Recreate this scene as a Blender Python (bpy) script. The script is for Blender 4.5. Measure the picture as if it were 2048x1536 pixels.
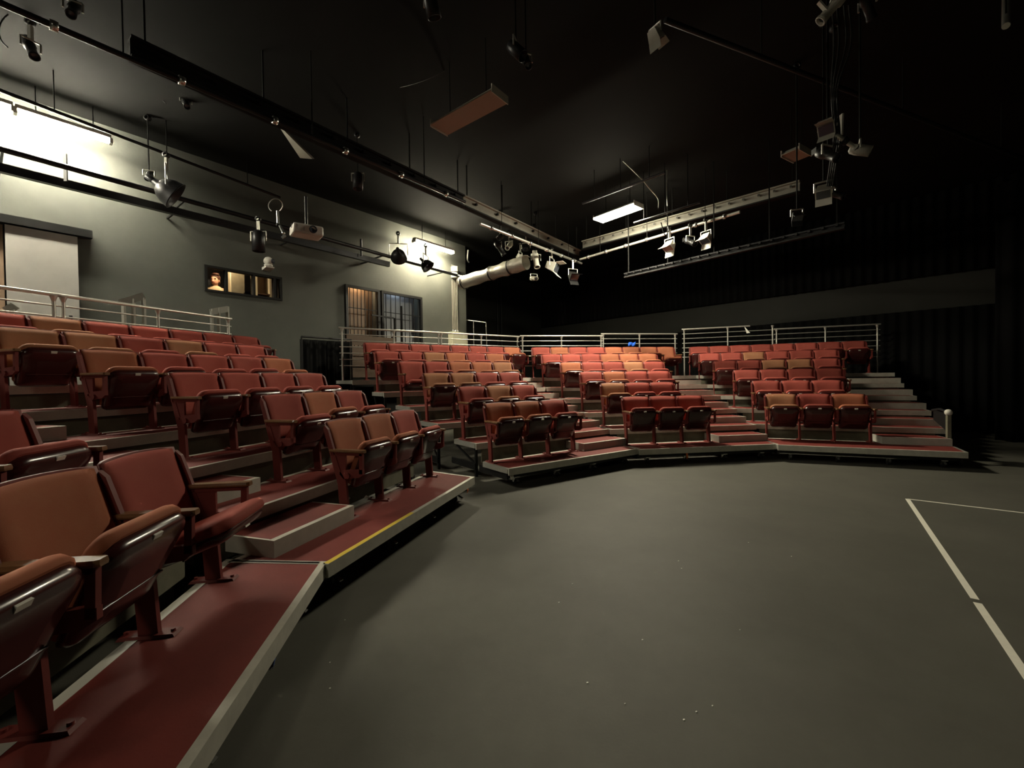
import bpy, math, random
from mathutils import Vector, Matrix
random.seed(7)
for o in list(bpy.data.objects): bpy.data.objects.remove(o)
SC = bpy.context.scene
COL = SC.collection
PI = math.pi

# ------------------------------------------------------------------ camera
FPX, PITCH, ROLL, HCAM = 848.4, -0.01539, -0.01405, 1.543
CAMPOS = Vector((0, 0, HCAM))
_fw = Vector((0, math.cos(PITCH), math.sin(PITCH)))
_up0 = Vector((0, -math.sin(PITCH), math.cos(PITCH)))
_rt0 = Vector((1, 0, 0))
_rt = _rt0*math.cos(ROLL) + _up0*math.sin(ROLL)
_up = -_rt0*math.sin(ROLL) + _up0*math.cos(ROLL)
cd = bpy.data.cameras.new('camera'); cam = bpy.data.objects.new('camera', cd); COL.objects.link(cam)
cd.sensor_width = 36; cd.lens = FPX/2048*36; cd.clip_start = 0.05; cd.clip_end = 200
M = Matrix.Identity(4)
for i, v in enumerate((_rt, _up, -_fw)):
    for k in range(3): M[k][i] = v[k]
M.translation = CAMPOS
cam.matrix_world = M
SC.camera = cam

# ------------------------------------------------------------------ world and exposure
w = bpy.data.worlds.new('world'); SC.world = w; w.use_nodes = True
w.node_tree.nodes['Background'].inputs[0].default_value = (0.9, 0.95, 1, 1)
w.node_tree.nodes['Background'].inputs[1].default_value = 0.0
SC.view_settings.view_transform = 'Standard'; SC.view_settings.look = 'None'
SC.view_settings.gamma = 1; SC.view_settings.use_curve_mapping = False
SC.view_settings.exposure = 2.8
TUBE_POWER, PANEL_POWER, CORNER_POWER = 54.0, 54.0, 62.0
FILL_POWER = 12.0  # for the added light behind the camera

# ------------------------------------------------------------------ surveying helpers
def ray(px, py):
    return _fw*FPX + _rt*(px-1024) + _up*(768-py)
def at_z(px, py, z):
    v = ray(px, py); return CAMPOS + v*((z-HCAM)/v.z)
def at_plane(px, py, n, d):
    v = ray(px, py); n = Vector((n[0], n[1], 0)); return CAMPOS + v*((d-n.dot(CAMPOS))/n.dot(v))
def at_depth(px, py, d):
    return CAMPOS + ray(px, py)*(d/FPX)
WA = math.radians(52)
U1 = Vector((math.cos(WA), math.sin(WA), 0)); N1 = Vector((-math.sin(WA), math.cos(WA), 0))
WN = 10.5                                     # the left wall stands 10.5 m off
BA = math.radians(-48)
U2 = Vector((math.cos(BA), math.sin(BA), 0)); N2 = Vector((-math.sin(BA), math.cos(BA), 0)); BM = 15.7
CEIL = 6.2
def LW(u, n, z): return U1*u + N1*n + Vector((0, 0, z))
def on_wall(px, py, n=WN):
    p = at_plane(px, py, N1, n); return p.dot(U1), p.z
def BW(u, m, z): return U2*u + N2*m + Vector((0, 0, z))

# ------------------------------------------------------------------ materials
MATS = {}
def mat(name, col, rough=0.6, metal=0.0, spec=0.4, noise=None, bump=None, sheen=0, emit=None, estr=0, rnd=0, coat=0, alpha=None):
    """noise=(scale, amount, second colour); bump=(scale, strength)"""
    m = bpy.data.materials.new(name); m.use_nodes = True; nt = m.node_tree; N = nt.nodes; L = nt.links
    b = N['Principled BSDF']
    b.inputs['Base Color'].default_value = (*col, 1); b.inputs['Roughness'].default_value = rough
    b.inputs['Metallic'].default_value = metal; b.inputs['Specular IOR Level'].default_value = spec
    if sheen: b.inputs['Sheen Weight'].default_value = sheen; b.inputs['Sheen Roughness'].default_value = .4; b.inputs['Sheen Tint'].default_value = (*[min(1, c*2.5) for c in col], 1)
    if coat: b.inputs['Coat Weight'].default_value = coat; b.inputs['Coat Roughness'].default_value = .12
    src = None
    if noise:
        tc = N.new('ShaderNodeTexCoord'); nz = N.new('ShaderNodeTexNoise'); nz.inputs['Scale'].default_value = noise[0]; nz.inputs['Detail'].default_value = 6; nz.inputs['Roughness'].default_value = .65
        L.new(tc.outputs['Object'], nz.inputs['Vector'])
        cr = N.new('ShaderNodeValToRGB'); cr.color_ramp.elements[0].position = .35; cr.color_ramp.elements[1].position = .7
        cr.color_ramp.elements[0].color = (*col, 1); cr.color_ramp.elements[1].color = (*[col[i]*(1-noise[1])+noise[2][i]*noise[1] for i in range(3)], 1)
        L.new(nz.outputs['Fac'], cr.inputs[0]); src = cr.outputs[0]
    if rnd:
        oi = N.new('ShaderNodeObjectInfo'); hs = N.new('ShaderNodeHueSaturation'); mr = N.new('ShaderNodeMapRange')
        mr.inputs[3].default_value = 1-rnd; mr.inputs[4].default_value = 1+rnd
        L.new(oi.outputs['Random'], mr.inputs[0]); L.new(mr.outputs[0], hs.inputs['Value'])
        if src: L.new(src, hs.inputs['Color'])
        else: hs.inputs['Color'].default_value = (*col, 1)
        src = hs.outputs[0]
    if src: L.new(src, b.inputs['Base Color'])
    if bump:
        tc = N.new('ShaderNodeTexCoord'); nz = N.new('ShaderNodeTexNoise'); nz.inputs['Scale'].default_value = bump[0]; nz.inputs['Detail'].default_value = 3
        bp = N.new('ShaderNodeBump'); bp.inputs['Strength'].default_value = bump[1]; bp.inputs['Distance'].default_value = .01
        L.new(tc.outputs['Object'], nz.inputs['Vector']); L.new(nz.outputs['Fac'], bp.inputs['Height']); L.new(bp.outputs[0], b.inputs['Normal'])
    if emit: b.inputs['Emission Color'].default_value = (*emit, 1); b.inputs['Emission Strength'].default_value = estr
    MATS[name] = m
    return m

mat('floor_paint', (.080, .077, .063), .62, spec=.22, noise=(1.3, .55, (.118, .114, .094)), bump=(60, .05))
mat('wall_dark', (.017, .0175, .015), .8, spec=.2, noise=(.9, .5, (.025, .025, .022)))
mat('wall_paint', (.085, .089, .078), .7, spec=.25, noise=(.9, .5, (.125, .13, .112)), bump=(14, .12))
mat('black_paint', (.012, .012, .012), .75, spec=.2, noise=(2, .5, (.02, .02, .018)))
mat('ceiling_black', (.008, .008, .0075), .9, spec=.1, noise=(.8, .6, (.013, .013, .012)))
mat('black_cloth', (.006, .006, .006), .95, spec=.05)
mat('grey_door', (.42, .41, .38), .5, noise=(3, .5, (.3, .29, .27)))
mat('velvet_red', (.27, .055, .043), .8, spec=.15, sheen=.35, noise=(5, .45, (.32, .085, .058)), bump=(260, .12), rnd=.16)
mat('velvet_orange', (.30, .092, .048), .8, spec=.15, sheen=.35, noise=(4.5, .6, (.33, .14, .075)), bump=(260, .12), rnd=.14)
mat('velvet_tan', (.27, .112, .058), .8, spec=.15, sheen=.35, noise=(4.5, .6, (.31, .16, .09)), bump=(260, .12), rnd=.14)
mat('maroon_gloss', (.04, .008, .0075), .26, spec=.5, coat=.25, bump=(20, .03))
mat('red_enamel', (.15, .026, .021), .55, spec=.3, noise=(14, .35, (.1, .018, .015)))
mat('arm_wood', (.20, .10, .042), .32, spec=.5, noise=(22, .6, (.1, .045, .02)), coat=.3)
mat('deck_red', (.165, .028, .022), .68, spec=.25, noise=(7, .45, (.115, .02, .016)), bump=(90, .06))
mat('aluminium', (.58, .56, .48), .42, metal=.25, noise=(9, .6, (.38, .36, .31)))
mat('step_face', (.50, .475, .41), .5, metal=.1, noise=(7, .6, (.36, .34, .29)))
mat('plywood', (.17, .16, .11), .7, noise=(6, .7, (.10, .095, .065)))
mat('steel_black', (.018, .018, .018), .45, metal=.4)
mat('steel_pipe', (.03, .03, .032), .38, metal=.5)
mat('rail_steel', (.60, .59, .53), .33, metal=.65, noise=(30, .3, (.42, .41, .37)))
mat('chrome', (.7, .7, .66), .2, metal=.9)
mat('white_metal', (.66, .64, .56), .45, noise=(8, .3, (.5, .48, .42)))
mat('beam_paint', (.40, .38, .32), .55, noise=(5, .5, (.26, .25, .21)))
mat('duct_foil', (.5, .48, .42), .4, metal=.45, bump=(16, .9))
mat('dead_lens', (.36, .27, .21), .5, noise=(3, .2, (.3, .22, .17)))
mat('lens_glass', (.05, .055, .07), .06, spec=.8)
mat('projector_white', (.66, .64, .58), .4)
mat('tape_white', (.8, .77, .66), .6, noise=(20, .3, (.6, .58, .5)))
mat('tape_yellow', (.75, .55, .06), .5, noise=(25, .5, (.5, .38, .1)))
mat('tape_blue', (.06, .12, .32), .5)
mat('cloth_blue', (.02, .14, .75), .6)
mat('orange_plastic', (.8, .2, .06), .5)
mat('paper', (.8, .78, .7), .7)
mat('brown_panel', (.36, .25, .17), .5, noise=(2.5, .5, (.28, .19, .13)))
mat('grey_panel', (.30, .31, .32), .5, noise=(3, .4, (.22, .23, .24)))
mat('cream_enamel', (.62, .60, .44), .45)
mat('skin', (.62, .36, .25), .55, spec=.3)
mat('hair', (.05, .02, .012), .6)
mat('shirt', (.62, .52, .34), .8)
mat('eye', (.02, .015, .012), .2)
mat('lip', (.4, .14, .11), .5)
mat('brown_board', (.13, .085, .055), .6, noise=(8, .5, (.08, .05, .03)))
mat('rubber', (.012, .012, .012), .7)
mat('tube_glow', (1, 1, 1), .5, emit=(1, .93, .74), estr=TUBE_POWER)
mat('corner_glow', (1, 1, 1), .5, emit=(1, .90, .66), estr=CORNER_POWER)
mat('fill_glow', (1, 1, 1), .5, emit=(1, .92, .70), estr=FILL_POWER)
mat('panel_glow', (1, 1, 1), .5, emit=(1, .92, .70), estr=PANEL_POWER)
mat('cool_glow', (1, 1, 1), .5, emit=(.75, .88, 1), estr=40)
mat('bulb_glow', (1, 1, 1), .5, emit=(1, .70, .42), estr=90)
g = bpy.data.materials.new('window_glass'); g.use_nodes = True; MATS['window_glass'] = g
_n = g.node_tree.nodes; _n.clear()
_o = _n.new('ShaderNodeOutputMaterial'); _m = _n.new('ShaderNodeMixShader'); _t = _n.new('ShaderNodeBsdfTransparent'); _g = _n.new('ShaderNodeBsdfGlossy')
_g.inputs['Roughness'].default_value = .03; _m.inputs[0].default_value = .05
g.node_tree.links.new(_t.outputs[0], _m.inputs[1]); g.node_tree.links.new(_g.outputs[0], _m.inputs[2]); g.node_tree.links.new(_m.outputs[0], _o.inputs[0])

# ------------------------------------------------------------------ mesh helpers
class MB:
    def __init__(s): s.v = []; s.f = []; s.smooth = []
    def add(s, vs, fs, smooth=False):
        k = len(s.v); s.v += [Vector(p) for p in vs]; s.f += [[i+k for i in f] for f in fs]; s.smooth += [smooth]*len(fs); return s
    def box(s, x0, x1, y0, y1, z0, z1):
        return s.add([(x0,y0,z0),(x1,y0,z0),(x1,y1,z0),(x0,y1,z0),(x0,y0,z1),(x1,y0,z1),(x1,y1,z1),(x0,y1,z1)],
                     [(0,3,2,1),(4,5,6,7),(0,1,5,4),(1,2,6,5),(2,3,7,6),(3,0,4,7)])
    def hexa(s, lo, hi):                       # four bottom points, four top points (same winding)
        n = len(lo)
        return s.add(list(lo)+list(hi), [tuple(reversed(range(n))), tuple(range(n, 2*n))] + [(i, (i+1) % n, n+(i+1) % n, n+i) for i in range(n)])
    def prism_x(s, pts, x0, x1):               # outline in (y,z) extruded along x
        return s.hexa([(x0, y, z) for y, z in pts], [(x1, y, z) for y, z in pts])
    def bar(s, a, b, wd, ht, up=(0, 0, 1)):    # rectangular bar
        a, b = Vector(a), Vector(b); d = (b-a).normalized(); up = Vector(up)
        if abs(d.dot(up)) > .98: up = Vector((1, 0, 0))
        r = d.cross(up).normalized()*wd/2; u = r.cross(d).normalized()*ht/2
        return s.hexa([a-r-u, a+r-u, a+r+u, a-r+u], [b-r-u, b+r-u, b+r+u, b-r+u])
    def tube(s, a, b, r, n=10, r2=None, caps=True):
        a, b = Vector(a), Vector(b); d = (b-a).normalized(); up = Vector((0, 0, 1)) if abs(d.z) < .95 else Vector((1, 0, 0))
        x = d.cross(up).normalized(); y = x.cross(d); r2 = r if r2 is None else r2
        vs = [p + (x*math.cos(t)+y*math.sin(t))*q for p, q in ((a, r), (b, r2)) for t in [2*PI*i/n for i in range(n)]]
        s.add(vs, [(i, (i+1) % n, n+(i+1) % n, n+i) for i in range(n)], True)
        if caps: s.add(vs[:n], [tuple(reversed(range(n)))]); s.add(vs[n:], [tuple(range(n))])
        return s
    def path(s, pts, r, n=6):
        for a, b in zip(pts, pts[1:]): s.tube(a, b, r, n)
        return s
    def lathe(s, a, d, prof, n=16):            # prof: (distance along d, radius)
        a, d = Vector(a), Vector(d).normalized(); up = Vector((0, 0, 1)) if abs(d.z) < .95 else Vector((1, 0, 0))
        x = d.cross(up).normalized(); y = x.cross(d)
        vs = [a + d*h + (x*math.cos(2*PI*i/n)+y*math.sin(2*PI*i/n))*r for h, r in prof for i in range(n)]
        fs = [(k*n+i, k*n+(i+1) % n, (k+1)*n+(i+1) % n, (k+1)*n+i) for k in range(len(prof)-1) for i in range(n)]
        s.add(vs, fs, True)
        return s
    def sphere(s, c, r, n=10, m=6, sc=(1, 1, 1)):
        c = Vector(c)
        vs = [c + Vector((math.sin(PI*j/m)*math.cos(2*PI*i/n)*r*sc[0], math.sin(PI*j/m)*math.sin(2*PI*i/n)*r*sc[1], math.cos(PI*j/m)*r*sc[2])) for j in range(m+1) for i in range(n)]
        return s.add(vs, [(j*n+i, (j+1)*n+i, (j+1)*n+(i+1) % n, j*n+(i+1) % n) for j in range(m) for i in range(n)], True)
    def mesh(s, name, material, bevel=0):
        me = bpy.data.meshes.new(name); me.from_pydata([tuple(v) for v in s.v], [], s.f)
        for p, q in zip(me.polygons, s.smooth): p.use_smooth = q
        me.materials.append(MATS[material]); me.update()
        return me
def link(name, me, parent=None, loc=None):
    o = bpy.data.objects.new(name, me); COL.objects.link(o)
    if parent is not None: o.parent = parent
    if loc is not None: o.location = loc
    return o
def part(name, mb, material, parent=None, bevel=0, loc=None):
    o = link(name, mb.mesh(name, material), parent, loc)
    if bevel:
        md = o.modifiers.new('bevel', 'BEVEL'); md.width = bevel; md.segments = 2; md.limit_method = 'ANGLE'
    return o
def tag(o, label=None, cat=None, group=None, kind=None):
    if label: o['label'] = label
    if cat: o['category'] = cat
    if group: o['group'] = group
    if kind: o['kind'] = kind
    return o
def thing(name, label, cat, loc=(0, 0, 0), rz=0, group=None):
    o = bpy.data.objects.new(name, None); COL.objects.link(o); o.empty_display_size = .1
    o.location = loc; o.rotation_euler = (0, 0, rz)
    return tag(o, label, cat, group)
def struct(name, mb, material, label=None):
    o = part(name, mb, material); o['kind'] = 'structure'
    if label: o['label'] = label
    return o
def V(*a): return Vector(a)
ORD = ['first', 'second', 'third', 'fourth', 'fifth', 'sixth', 'seventh', 'eighth']

# ------------------------------------------------------------------ the room
def isect(n1, d1, n2, d2):
    det = n1.x*n2.y - n1.y*n2.x
    return Vector(((d1*n2.y-n1.y*d2)/det, (n1.x*d2-d1*n2.x)/det, 0))
UEND = on_wall(932, 600)[0]
C1 = LW(-9, WN, 0); C2 = LW(UEND, WN, 0); C3 = LW(UEND, 12.2, 0); C4 = isect(N1, 12.2, N2, BM)
tt = (14.5-C4.x)/U2.x; C5 = C4 + U2*tt; C6 = V(14.5, -6, 0); C7 = V(C1.x, -6, 0)
loop = [C1, C2, C3, C4, C5, C6, C7]
struct('floor', MB().add([(p.x, p.y, 0) for p in loop] + [(p.x, p.y, -.1) for p in loop], [tuple(reversed(range(7))), tuple(range(7, 14))]), 'floor_paint', 'matt dark grey stage floor with pale scuffs')
struct('ceiling', MB().add([(p.x, p.y, CEIL) for p in loop] + [(p.x, p.y, CEIL+.1) for p in loop], [tuple(range(7)), tuple(reversed(range(7, 14)))]), 'ceiling_black', 'black painted ceiling')
def slab(name, a, b, m, z0=0, z1=CEIL, th=.15, label=None):
    d = (b-a).normalized(); out = V(-d.y, d.x, 0)*th
    return struct(name, MB().hexa([a+V(0,0,z0), b+V(0,0,z0), b+out+V(0,0,z0), a+out+V(0,0,z0)], [a+V(0,0,z1), b+V(0,0,z1), b+out+V(0,0,z1), a+out+V(0,0,z1)]), m, label)
# left wall with two openings: the control booth window and the barred gates
bu0, _ = on_wall(409, 560); bu1, _ = on_wall(564, 580); bz0 = on_wall(486, 592)[1]; bz1 = on_wall(486, 542)[1]
gu0, _ = on_wall(690, 600); gu1, _ = on_wall(843, 620); gz1 = (on_wall(690, 570)[1]+on_wall(843, 594)[1])/2; gz0 = 1.9
mb = MB()
us = [-9, bu0, bu1, gu0, gu1, UEND]; zs = sorted([0, gz0, bz0, bz1, gz1, CEIL])
for i in range(5):
    for k in range(5):
        uc = (us[i]+us[i+1])/2; zc = (zs[k]+zs[k+1])/2
        if bu0 < uc < bu1 and bz0 < zc < bz1 or gu0 < uc < gu1 and gz0 < zc < gz1: continue
        a, b = us[i], us[i+1]
        mb.hexa([LW(a, WN, zs[k]), LW(b, WN, zs[k]), LW(b, WN+.2, zs[k]), LW(a, WN+.2, zs[k])], [LW(a, WN, zs[k+1]), LW(b, WN, zs[k+1]), LW(b, WN+.2, zs[k+1]), LW(a, WN+.2, zs[k+1])])
struct('wall_left', mb, 'wall_paint', 'dark grey painted wall with booth window and barred gates')
slab('wall_return', C3, C2 + N1*.2, 'black_paint', label='short black return of the side wall')
slab('wall_recess', C3, C4, 'wall_dark', label='black wall of the recess behind the seating')
slab('wall_back', C4, C5, 'wall_dark', label='dark grey rear wall')
slab('wall_right', C5, C6, 'black_paint', label='black right hand wall')
slab('wall_front', C6, C7, 'black_paint', label='black wall behind the stage')
slab('wall_side', C7, C1, 'black_paint', label='black side wall')
# gallery along the left wall
mb = MB().hexa([LW(-4, 9.5, 1.36), LW(UEND, 9.5, 1.36), LW(UEND, WN, 1.36), LW(-4, WN, 1.36)], [LW(-4, 9.5, 1.5), LW(UEND, 9.5, 1.5), LW(UEND, WN, 1.5), LW(-4, WN, 1.5)])
mb.hexa([LW(-4, 10.2, 0), LW(UEND, 10.2, 0), LW(UEND, WN, 0), LW(-4, WN, 0)], [LW(-4, 10.2, 1.36), LW(UEND, 10.2, 1.36), LW(UEND, WN, 1.36), LW(-4, WN, 1.36)])
struct('floor_gallery', mb, 'black_paint', 'black walkway slab along the side wall')

# black drapes
def drape(name, label, a, b, z0, z1, group=None, amp=.05, pitch=.24):
    a, b = Vector(a), Vector(b); L = (b-a).length; d = (b-a)/L; out = V(-d.y, d.x, 0); n = int(L/pitch*6)
    vs = []
    for k, z in enumerate((z0, z1)):
        for i in range(n+1):
            s = L*i/n; q = amp*math.sin(2*PI*s/pitch)*(1.0 if k == 0 else .75)
            vs.append(a + d*s + out*q + V(0, 0, z))
    o = part(name, MB().add(vs, [(i, i+1, n+2+i, n+1+i) for i in range(n)], True), 'black_cloth')
    md = o.modifiers.new('thick', 'SOLIDIFY'); md.thickness = .012
    return tag(o, label, 'curtain', group)
bu_a = C4.dot(U2)+.15; bu_b = C5.dot(U2)-.3
drape('masking_curtain', 'long black curtain hanging on lower rear wall behind the banks', BW(bu_a, BM-.12, 0), BW(bu_b, BM-.12, 0), .02, 3.17)
drape('upper_black_sheet', 'black folded sheet across the top of the rear wall', BW(bu_a, BM-.12, 0), BW(bu_b, BM-.12, 0), 4.06, CEIL-.02)  # black folded sheet covering the rear wall above the bare band
ca = at_plane(601, 700, N1, 9.36); cb = at_plane(700, 700, N1, 9.36)
drape('masking_curtain', 'low black curtain in the gap between the two left seating banks', V(ca.x, ca.y, 0), V(cb.x, cb.y, 0), .02, 2.45, amp=.03, pitch=.2)
cr = thing('curtain_rail', 'dark handrail above the low black curtain between left banks', 'rail', (ca+cb)/2*V(1, 1, 0).x if False else ((ca.x+cb.x)/2, (ca.y+cb.y)/2, 0))
_c = V((ca.x+cb.x)/2, (ca.y+cb.y)/2, 0)
part('top_rail', MB().tube(V(ca.x, ca.y, 2.5)-_c-N1*.06, V(cb.x, cb.y, 2.5)-_c-N1*.06, .022), 'steel_pipe', cr)
for q in (ca, cb): part('post', MB().tube(V(q.x, q.y, 0)-_c-N1*.06, V(q.x, q.y, 2.5)-_c-N1*.06, .02), 'steel_black', cr)
drape('wing_curtain', 'tall black side curtain beyond the rightmost bank steps', V(10.6, 9.3, 0), V(13.9, 5.2, 0), .02, 5.6, pitch=.3)

# ------------------------------------------------------------------ theatre seats
S = 0.54
def seat_block(name, material, t0, t1, w_f, w_r, l0, l1, rad, bulge=0, belly=0, parent=None):
    """rounded slab in seat space: x across, s along (hinge to front), t thickness; pivot at s=.14, t=.06"""
    def outline(ins):
        pts = []
        xs_f, xs_r = w_f/2-ins, w_r/2-ins; a, b = l0+ins, l1-ins; r = max(.01, rad-ins)
        for cx, cs, t0_ in ((xs_r-r*.6, a+r*.6, -PI/2), (xs_f-r, b-r, 0), (-xs_f+r, b-r, PI/2), (-xs_r+r*.6, a+r*.6, PI)):
            rr = r if cs > (l0+l1)/2 else r*.6
            for k in range(5):
                t = t0_ + PI/2*k/4; pts.append((cx+rr*math.cos(t), cs+rr*math.sin(t)))
        return pts
    return outline
def build_seat_mesh(kind, material):
    mb = MB()
    if kind == 'cushion': rings = [(.045, .012), (.055, .0), (.085, .0), (.104, .012), (.115, .04), (.119, .10)]; w_f, w_r, l0, l1, rad = .475, .44, .02, .462, .085
    else: rings = [(-.018, .12), (-.010, .055), (.0, .022), (.016, .004), (.045, -.002), (.052, .004)]; w_f, w_r, l0, l1, rad = .472, .43, .0, .436, .085
    fn = seat_block('', '', 0, 0, w_f, w_r, l0, l1, rad)
    n = 20; vs = []
    for t, ins in rings: vs += [(x, s_-.14, t-.06) for x, s_ in fn(ins)]
    fs = [(k*n+i, k*n+(i+1) % n, (k+1)*n+(i+1) % n, (k+1)*n+i) for k in range(len(rings)-1) for i in range(n)]
    mb.add(vs, fs, True); mb.add(vs[:n], [tuple(reversed(range(n)))], True); mb.add(vs[-n:], [tuple(range(n))], True)
    if kind == 'pan':                                                      # pressed ridge across the pan
        mb.tube((-.17, .02, -.076), (.17, .02, -.076), .006, 6)
    return mb.mesh('seat_'+kind, material)
def back_y(z): return .0 + (z-.86)*.29
def build_back_mesh(material):
    nu, nv = 10, 7; mb = MB(); vs = []
    for side in (0, 1):
        for j in range(nv+1):
            v = j/nv
            for i in range(nu+1):
                u = -1+2*i/nu
                edge = max(0, abs(u)-.86)/.14; ev = max(0, abs(2*v-1)-.88)/.12
                z = .415 + v*.435 + .012*(1-u*u)*v
                y = back_y(z) + .030*(1-u*u)
                if side == 0: y += -.012 - .02*math.sin(PI*min(1, max(0, v)))*(1-u*u)**.5*.5 + .022*max(edge, ev)**2
                else: y += .022
                vs.append((u*.252, y, z))
    w_ = nu+1; h = (nu+1)*(nv+1); fs = []
    for j in range(nv):
        for i in range(nu):
            a = j*w_+i; fs.append((a, a+1, a+w_+1, a+w_)); fs.append((h+a, h+a+w_, h+a+w_+1, h+a+1))
    rim = [i for i in range(w_)] + [j*w_+nu for j in range(1, nv+1)] + [nv*w_+i for i in range(nu-1, -1, -1)] + [j*w_ for j in range(nv-1, 0, -1)]
    for k in range(len(rim)): a, b = rim[k], rim[(k+1) % len(rim)]; fs.append((b, a, h+a, h+b))
    mb.add(vs, fs, True)
    return mb.mesh('back_cushion', material)
def build_shell_mesh():
    nu, nv = 8, 6; mb = MB(); vs = []
    for side in (0, 1):
        for j in range(nv+1):
            v = j/nv
            for i in range(nu+1):
                u = -1+2*i/nu; z = .34 + v*.518 + .013*(1-u*u)*v; y = back_y(z) + .030*(1-u*u) + (.024 if side == 0 else .042)
                if abs(u) > .99: y -= .02
                vs.append((u*.258, y, z))
    w_ = nu+1; h = w_*(nv+1); fs = []
    for j in range(nv):
        for i in range(nu):
            a = j*w_+i; fs.append((a, a+1, a+w_+1, a+w_)); fs.append((h+a, h+a+w_, h+a+w_+1, h+a+1))
    rim = [i for i in range(w_)] + [j*w_+nu for j in range(1, nv+1)] + [nv*w_+i for i in range(nu-1, -1, -1)] + [j*w_ for j in range(nv-1, 0, -1)]
    for k in range(len(rim)): a, b = rim[k], rim[(k+1) % len(rim)]; fs.append((b, a, h+a, h+b))
    mb.add(vs, fs, True)
    return mb.mesh('back_shell', 'red_enamel')
def build_standard_mesh():
    mb = MB(); t = .013
    mb.prism_x([(-.245, .01), (-.155, .01), (-.135, .30), (-.10, .42), (-.045, .60), (.012, .80), (.0, .835), (-.035, .80), (-.10, .60), (-.165, .42), (-.225, .33)], -t, t)
    mb.prism_x([(-.405, .40), (-.37, .40), (-.375, .585), (-.41, .585)], -t, t)                # front post
    mb.prism_x([(-.41, .395), (-.36, .365), (-.20, .345), (-.15, .40), (-.20, .43), (-.355, .44), (-.41, .44)], -t, t)   # lower bar
    mb.prism_x([(-.40, .565), (-.10, .565), (-.09, .592), (-.405, .592)], -t, t)               # arm bracket
    mb.prism_x([(-.225, .42), (-.13, .40), (-.06, .57), (-.225, .57)], -t*.7, t*.7)            # rear web
    mb.tube((-.03, -.25, .38), (.03, -.25, .38), .028, 10)
    mb.tube((-.021, -.155, .40), (.021, -.155, .40), .012, 8)
    mb.tube((-.021, -.07, .575), (.021, -.07, .575), .010, 8)
    return mb.mesh('standard', 'red_enamel')
def build_arm_mesh():
    mb = MB(); lo = []; hi = []
    for y, hw in ((-.43, .020), (-.415, .030), (-.30, .032), (-.10, .027), (-.055, .022)): lo.append((y, hw))
    pts = [(-hw, y) for y, hw in lo] + [(hw, y) for y, hw in reversed(lo)]
    pts = list(reversed(pts))
    mb.hexa([(x*.85, y, .592) for x, y in pts], [(x, y, .602) for x, y in pts]); mb.hexa([(x, y, .602) for x, y in pts], [(x*.88, y*.995, .618) for x, y in pts])
    return mb.mesh('armrest', 'arm_wood')
def build_foot_mesh():
    mb = MB(); mb.hexa([(-.035, -.33, 0), (.035, -.33, 0), (.035, -.07, 0), (-.035, -.07, 0)], [(-.03, -.32, .014), (.03, -.32, .014), (.03, -.08, .014), (-.03, -.08, .014)])
    for y in (-.305, -.095): mb.tube((0, y, .014), (0, y, .026), .011, 6)
    return mb.mesh('foot_plate', 'red_enamel')
VEL = {'R': 'velvet_red', 'O': 'velvet_orange', 'T': 'velvet_tan'}
CNAME = {'R': 'red', 'O': 'rust orange', 'T': 'worn tan'}
ME = {'shell': build_shell_mesh(), 'pan': build_seat_mesh('pan', 'maroon_gloss'), 'std': build_standard_mesh(), 'arm': build_arm_mesh(), 'foot': build_foot_mesh()}
for k, m_ in VEL.items(): ME['back'+k] = build_back_mesh(m_); ME['cush'+k] = build_seat_mesh('cushion', m_)
ME['plate'] = MB().box(-.024, .024, .258, .281, -.066, -.056).mesh('number_plate', 'white_metal')
def make_seat(loc, rz, col, label, last, tilt, width=S):
    t = thing('theatre_seat', label, 'seat', loc, rz, 'flip up theatre seats on the banks')
    if width != S: t.scale = (width/S, 1, 1)
    cx = S/2
    link('backrest', ME['back'+col], t, (cx, 0, 0)); link('back_shell', ME['shell'], t, (cx, 0, 0))
    c = link('seat_cushion', ME['cush'+col], t, (cx, -.25, .38))
    c.rotation_euler = (tilt, 0, PI)                # hinge: s axis forward, tipped up by tilt
    link('seat_pan', ME['pan'], c); link('number_plate', ME['plate'], c)
    for x in ((0, S) if last else (0,)):
        s_ = link('standard', ME['std'], t, (x, 0, 0)); link('foot_plate', ME['foot'], s_)
        link('armrest', ME['arm'], t, (x, 0, 0))
    return t

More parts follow.
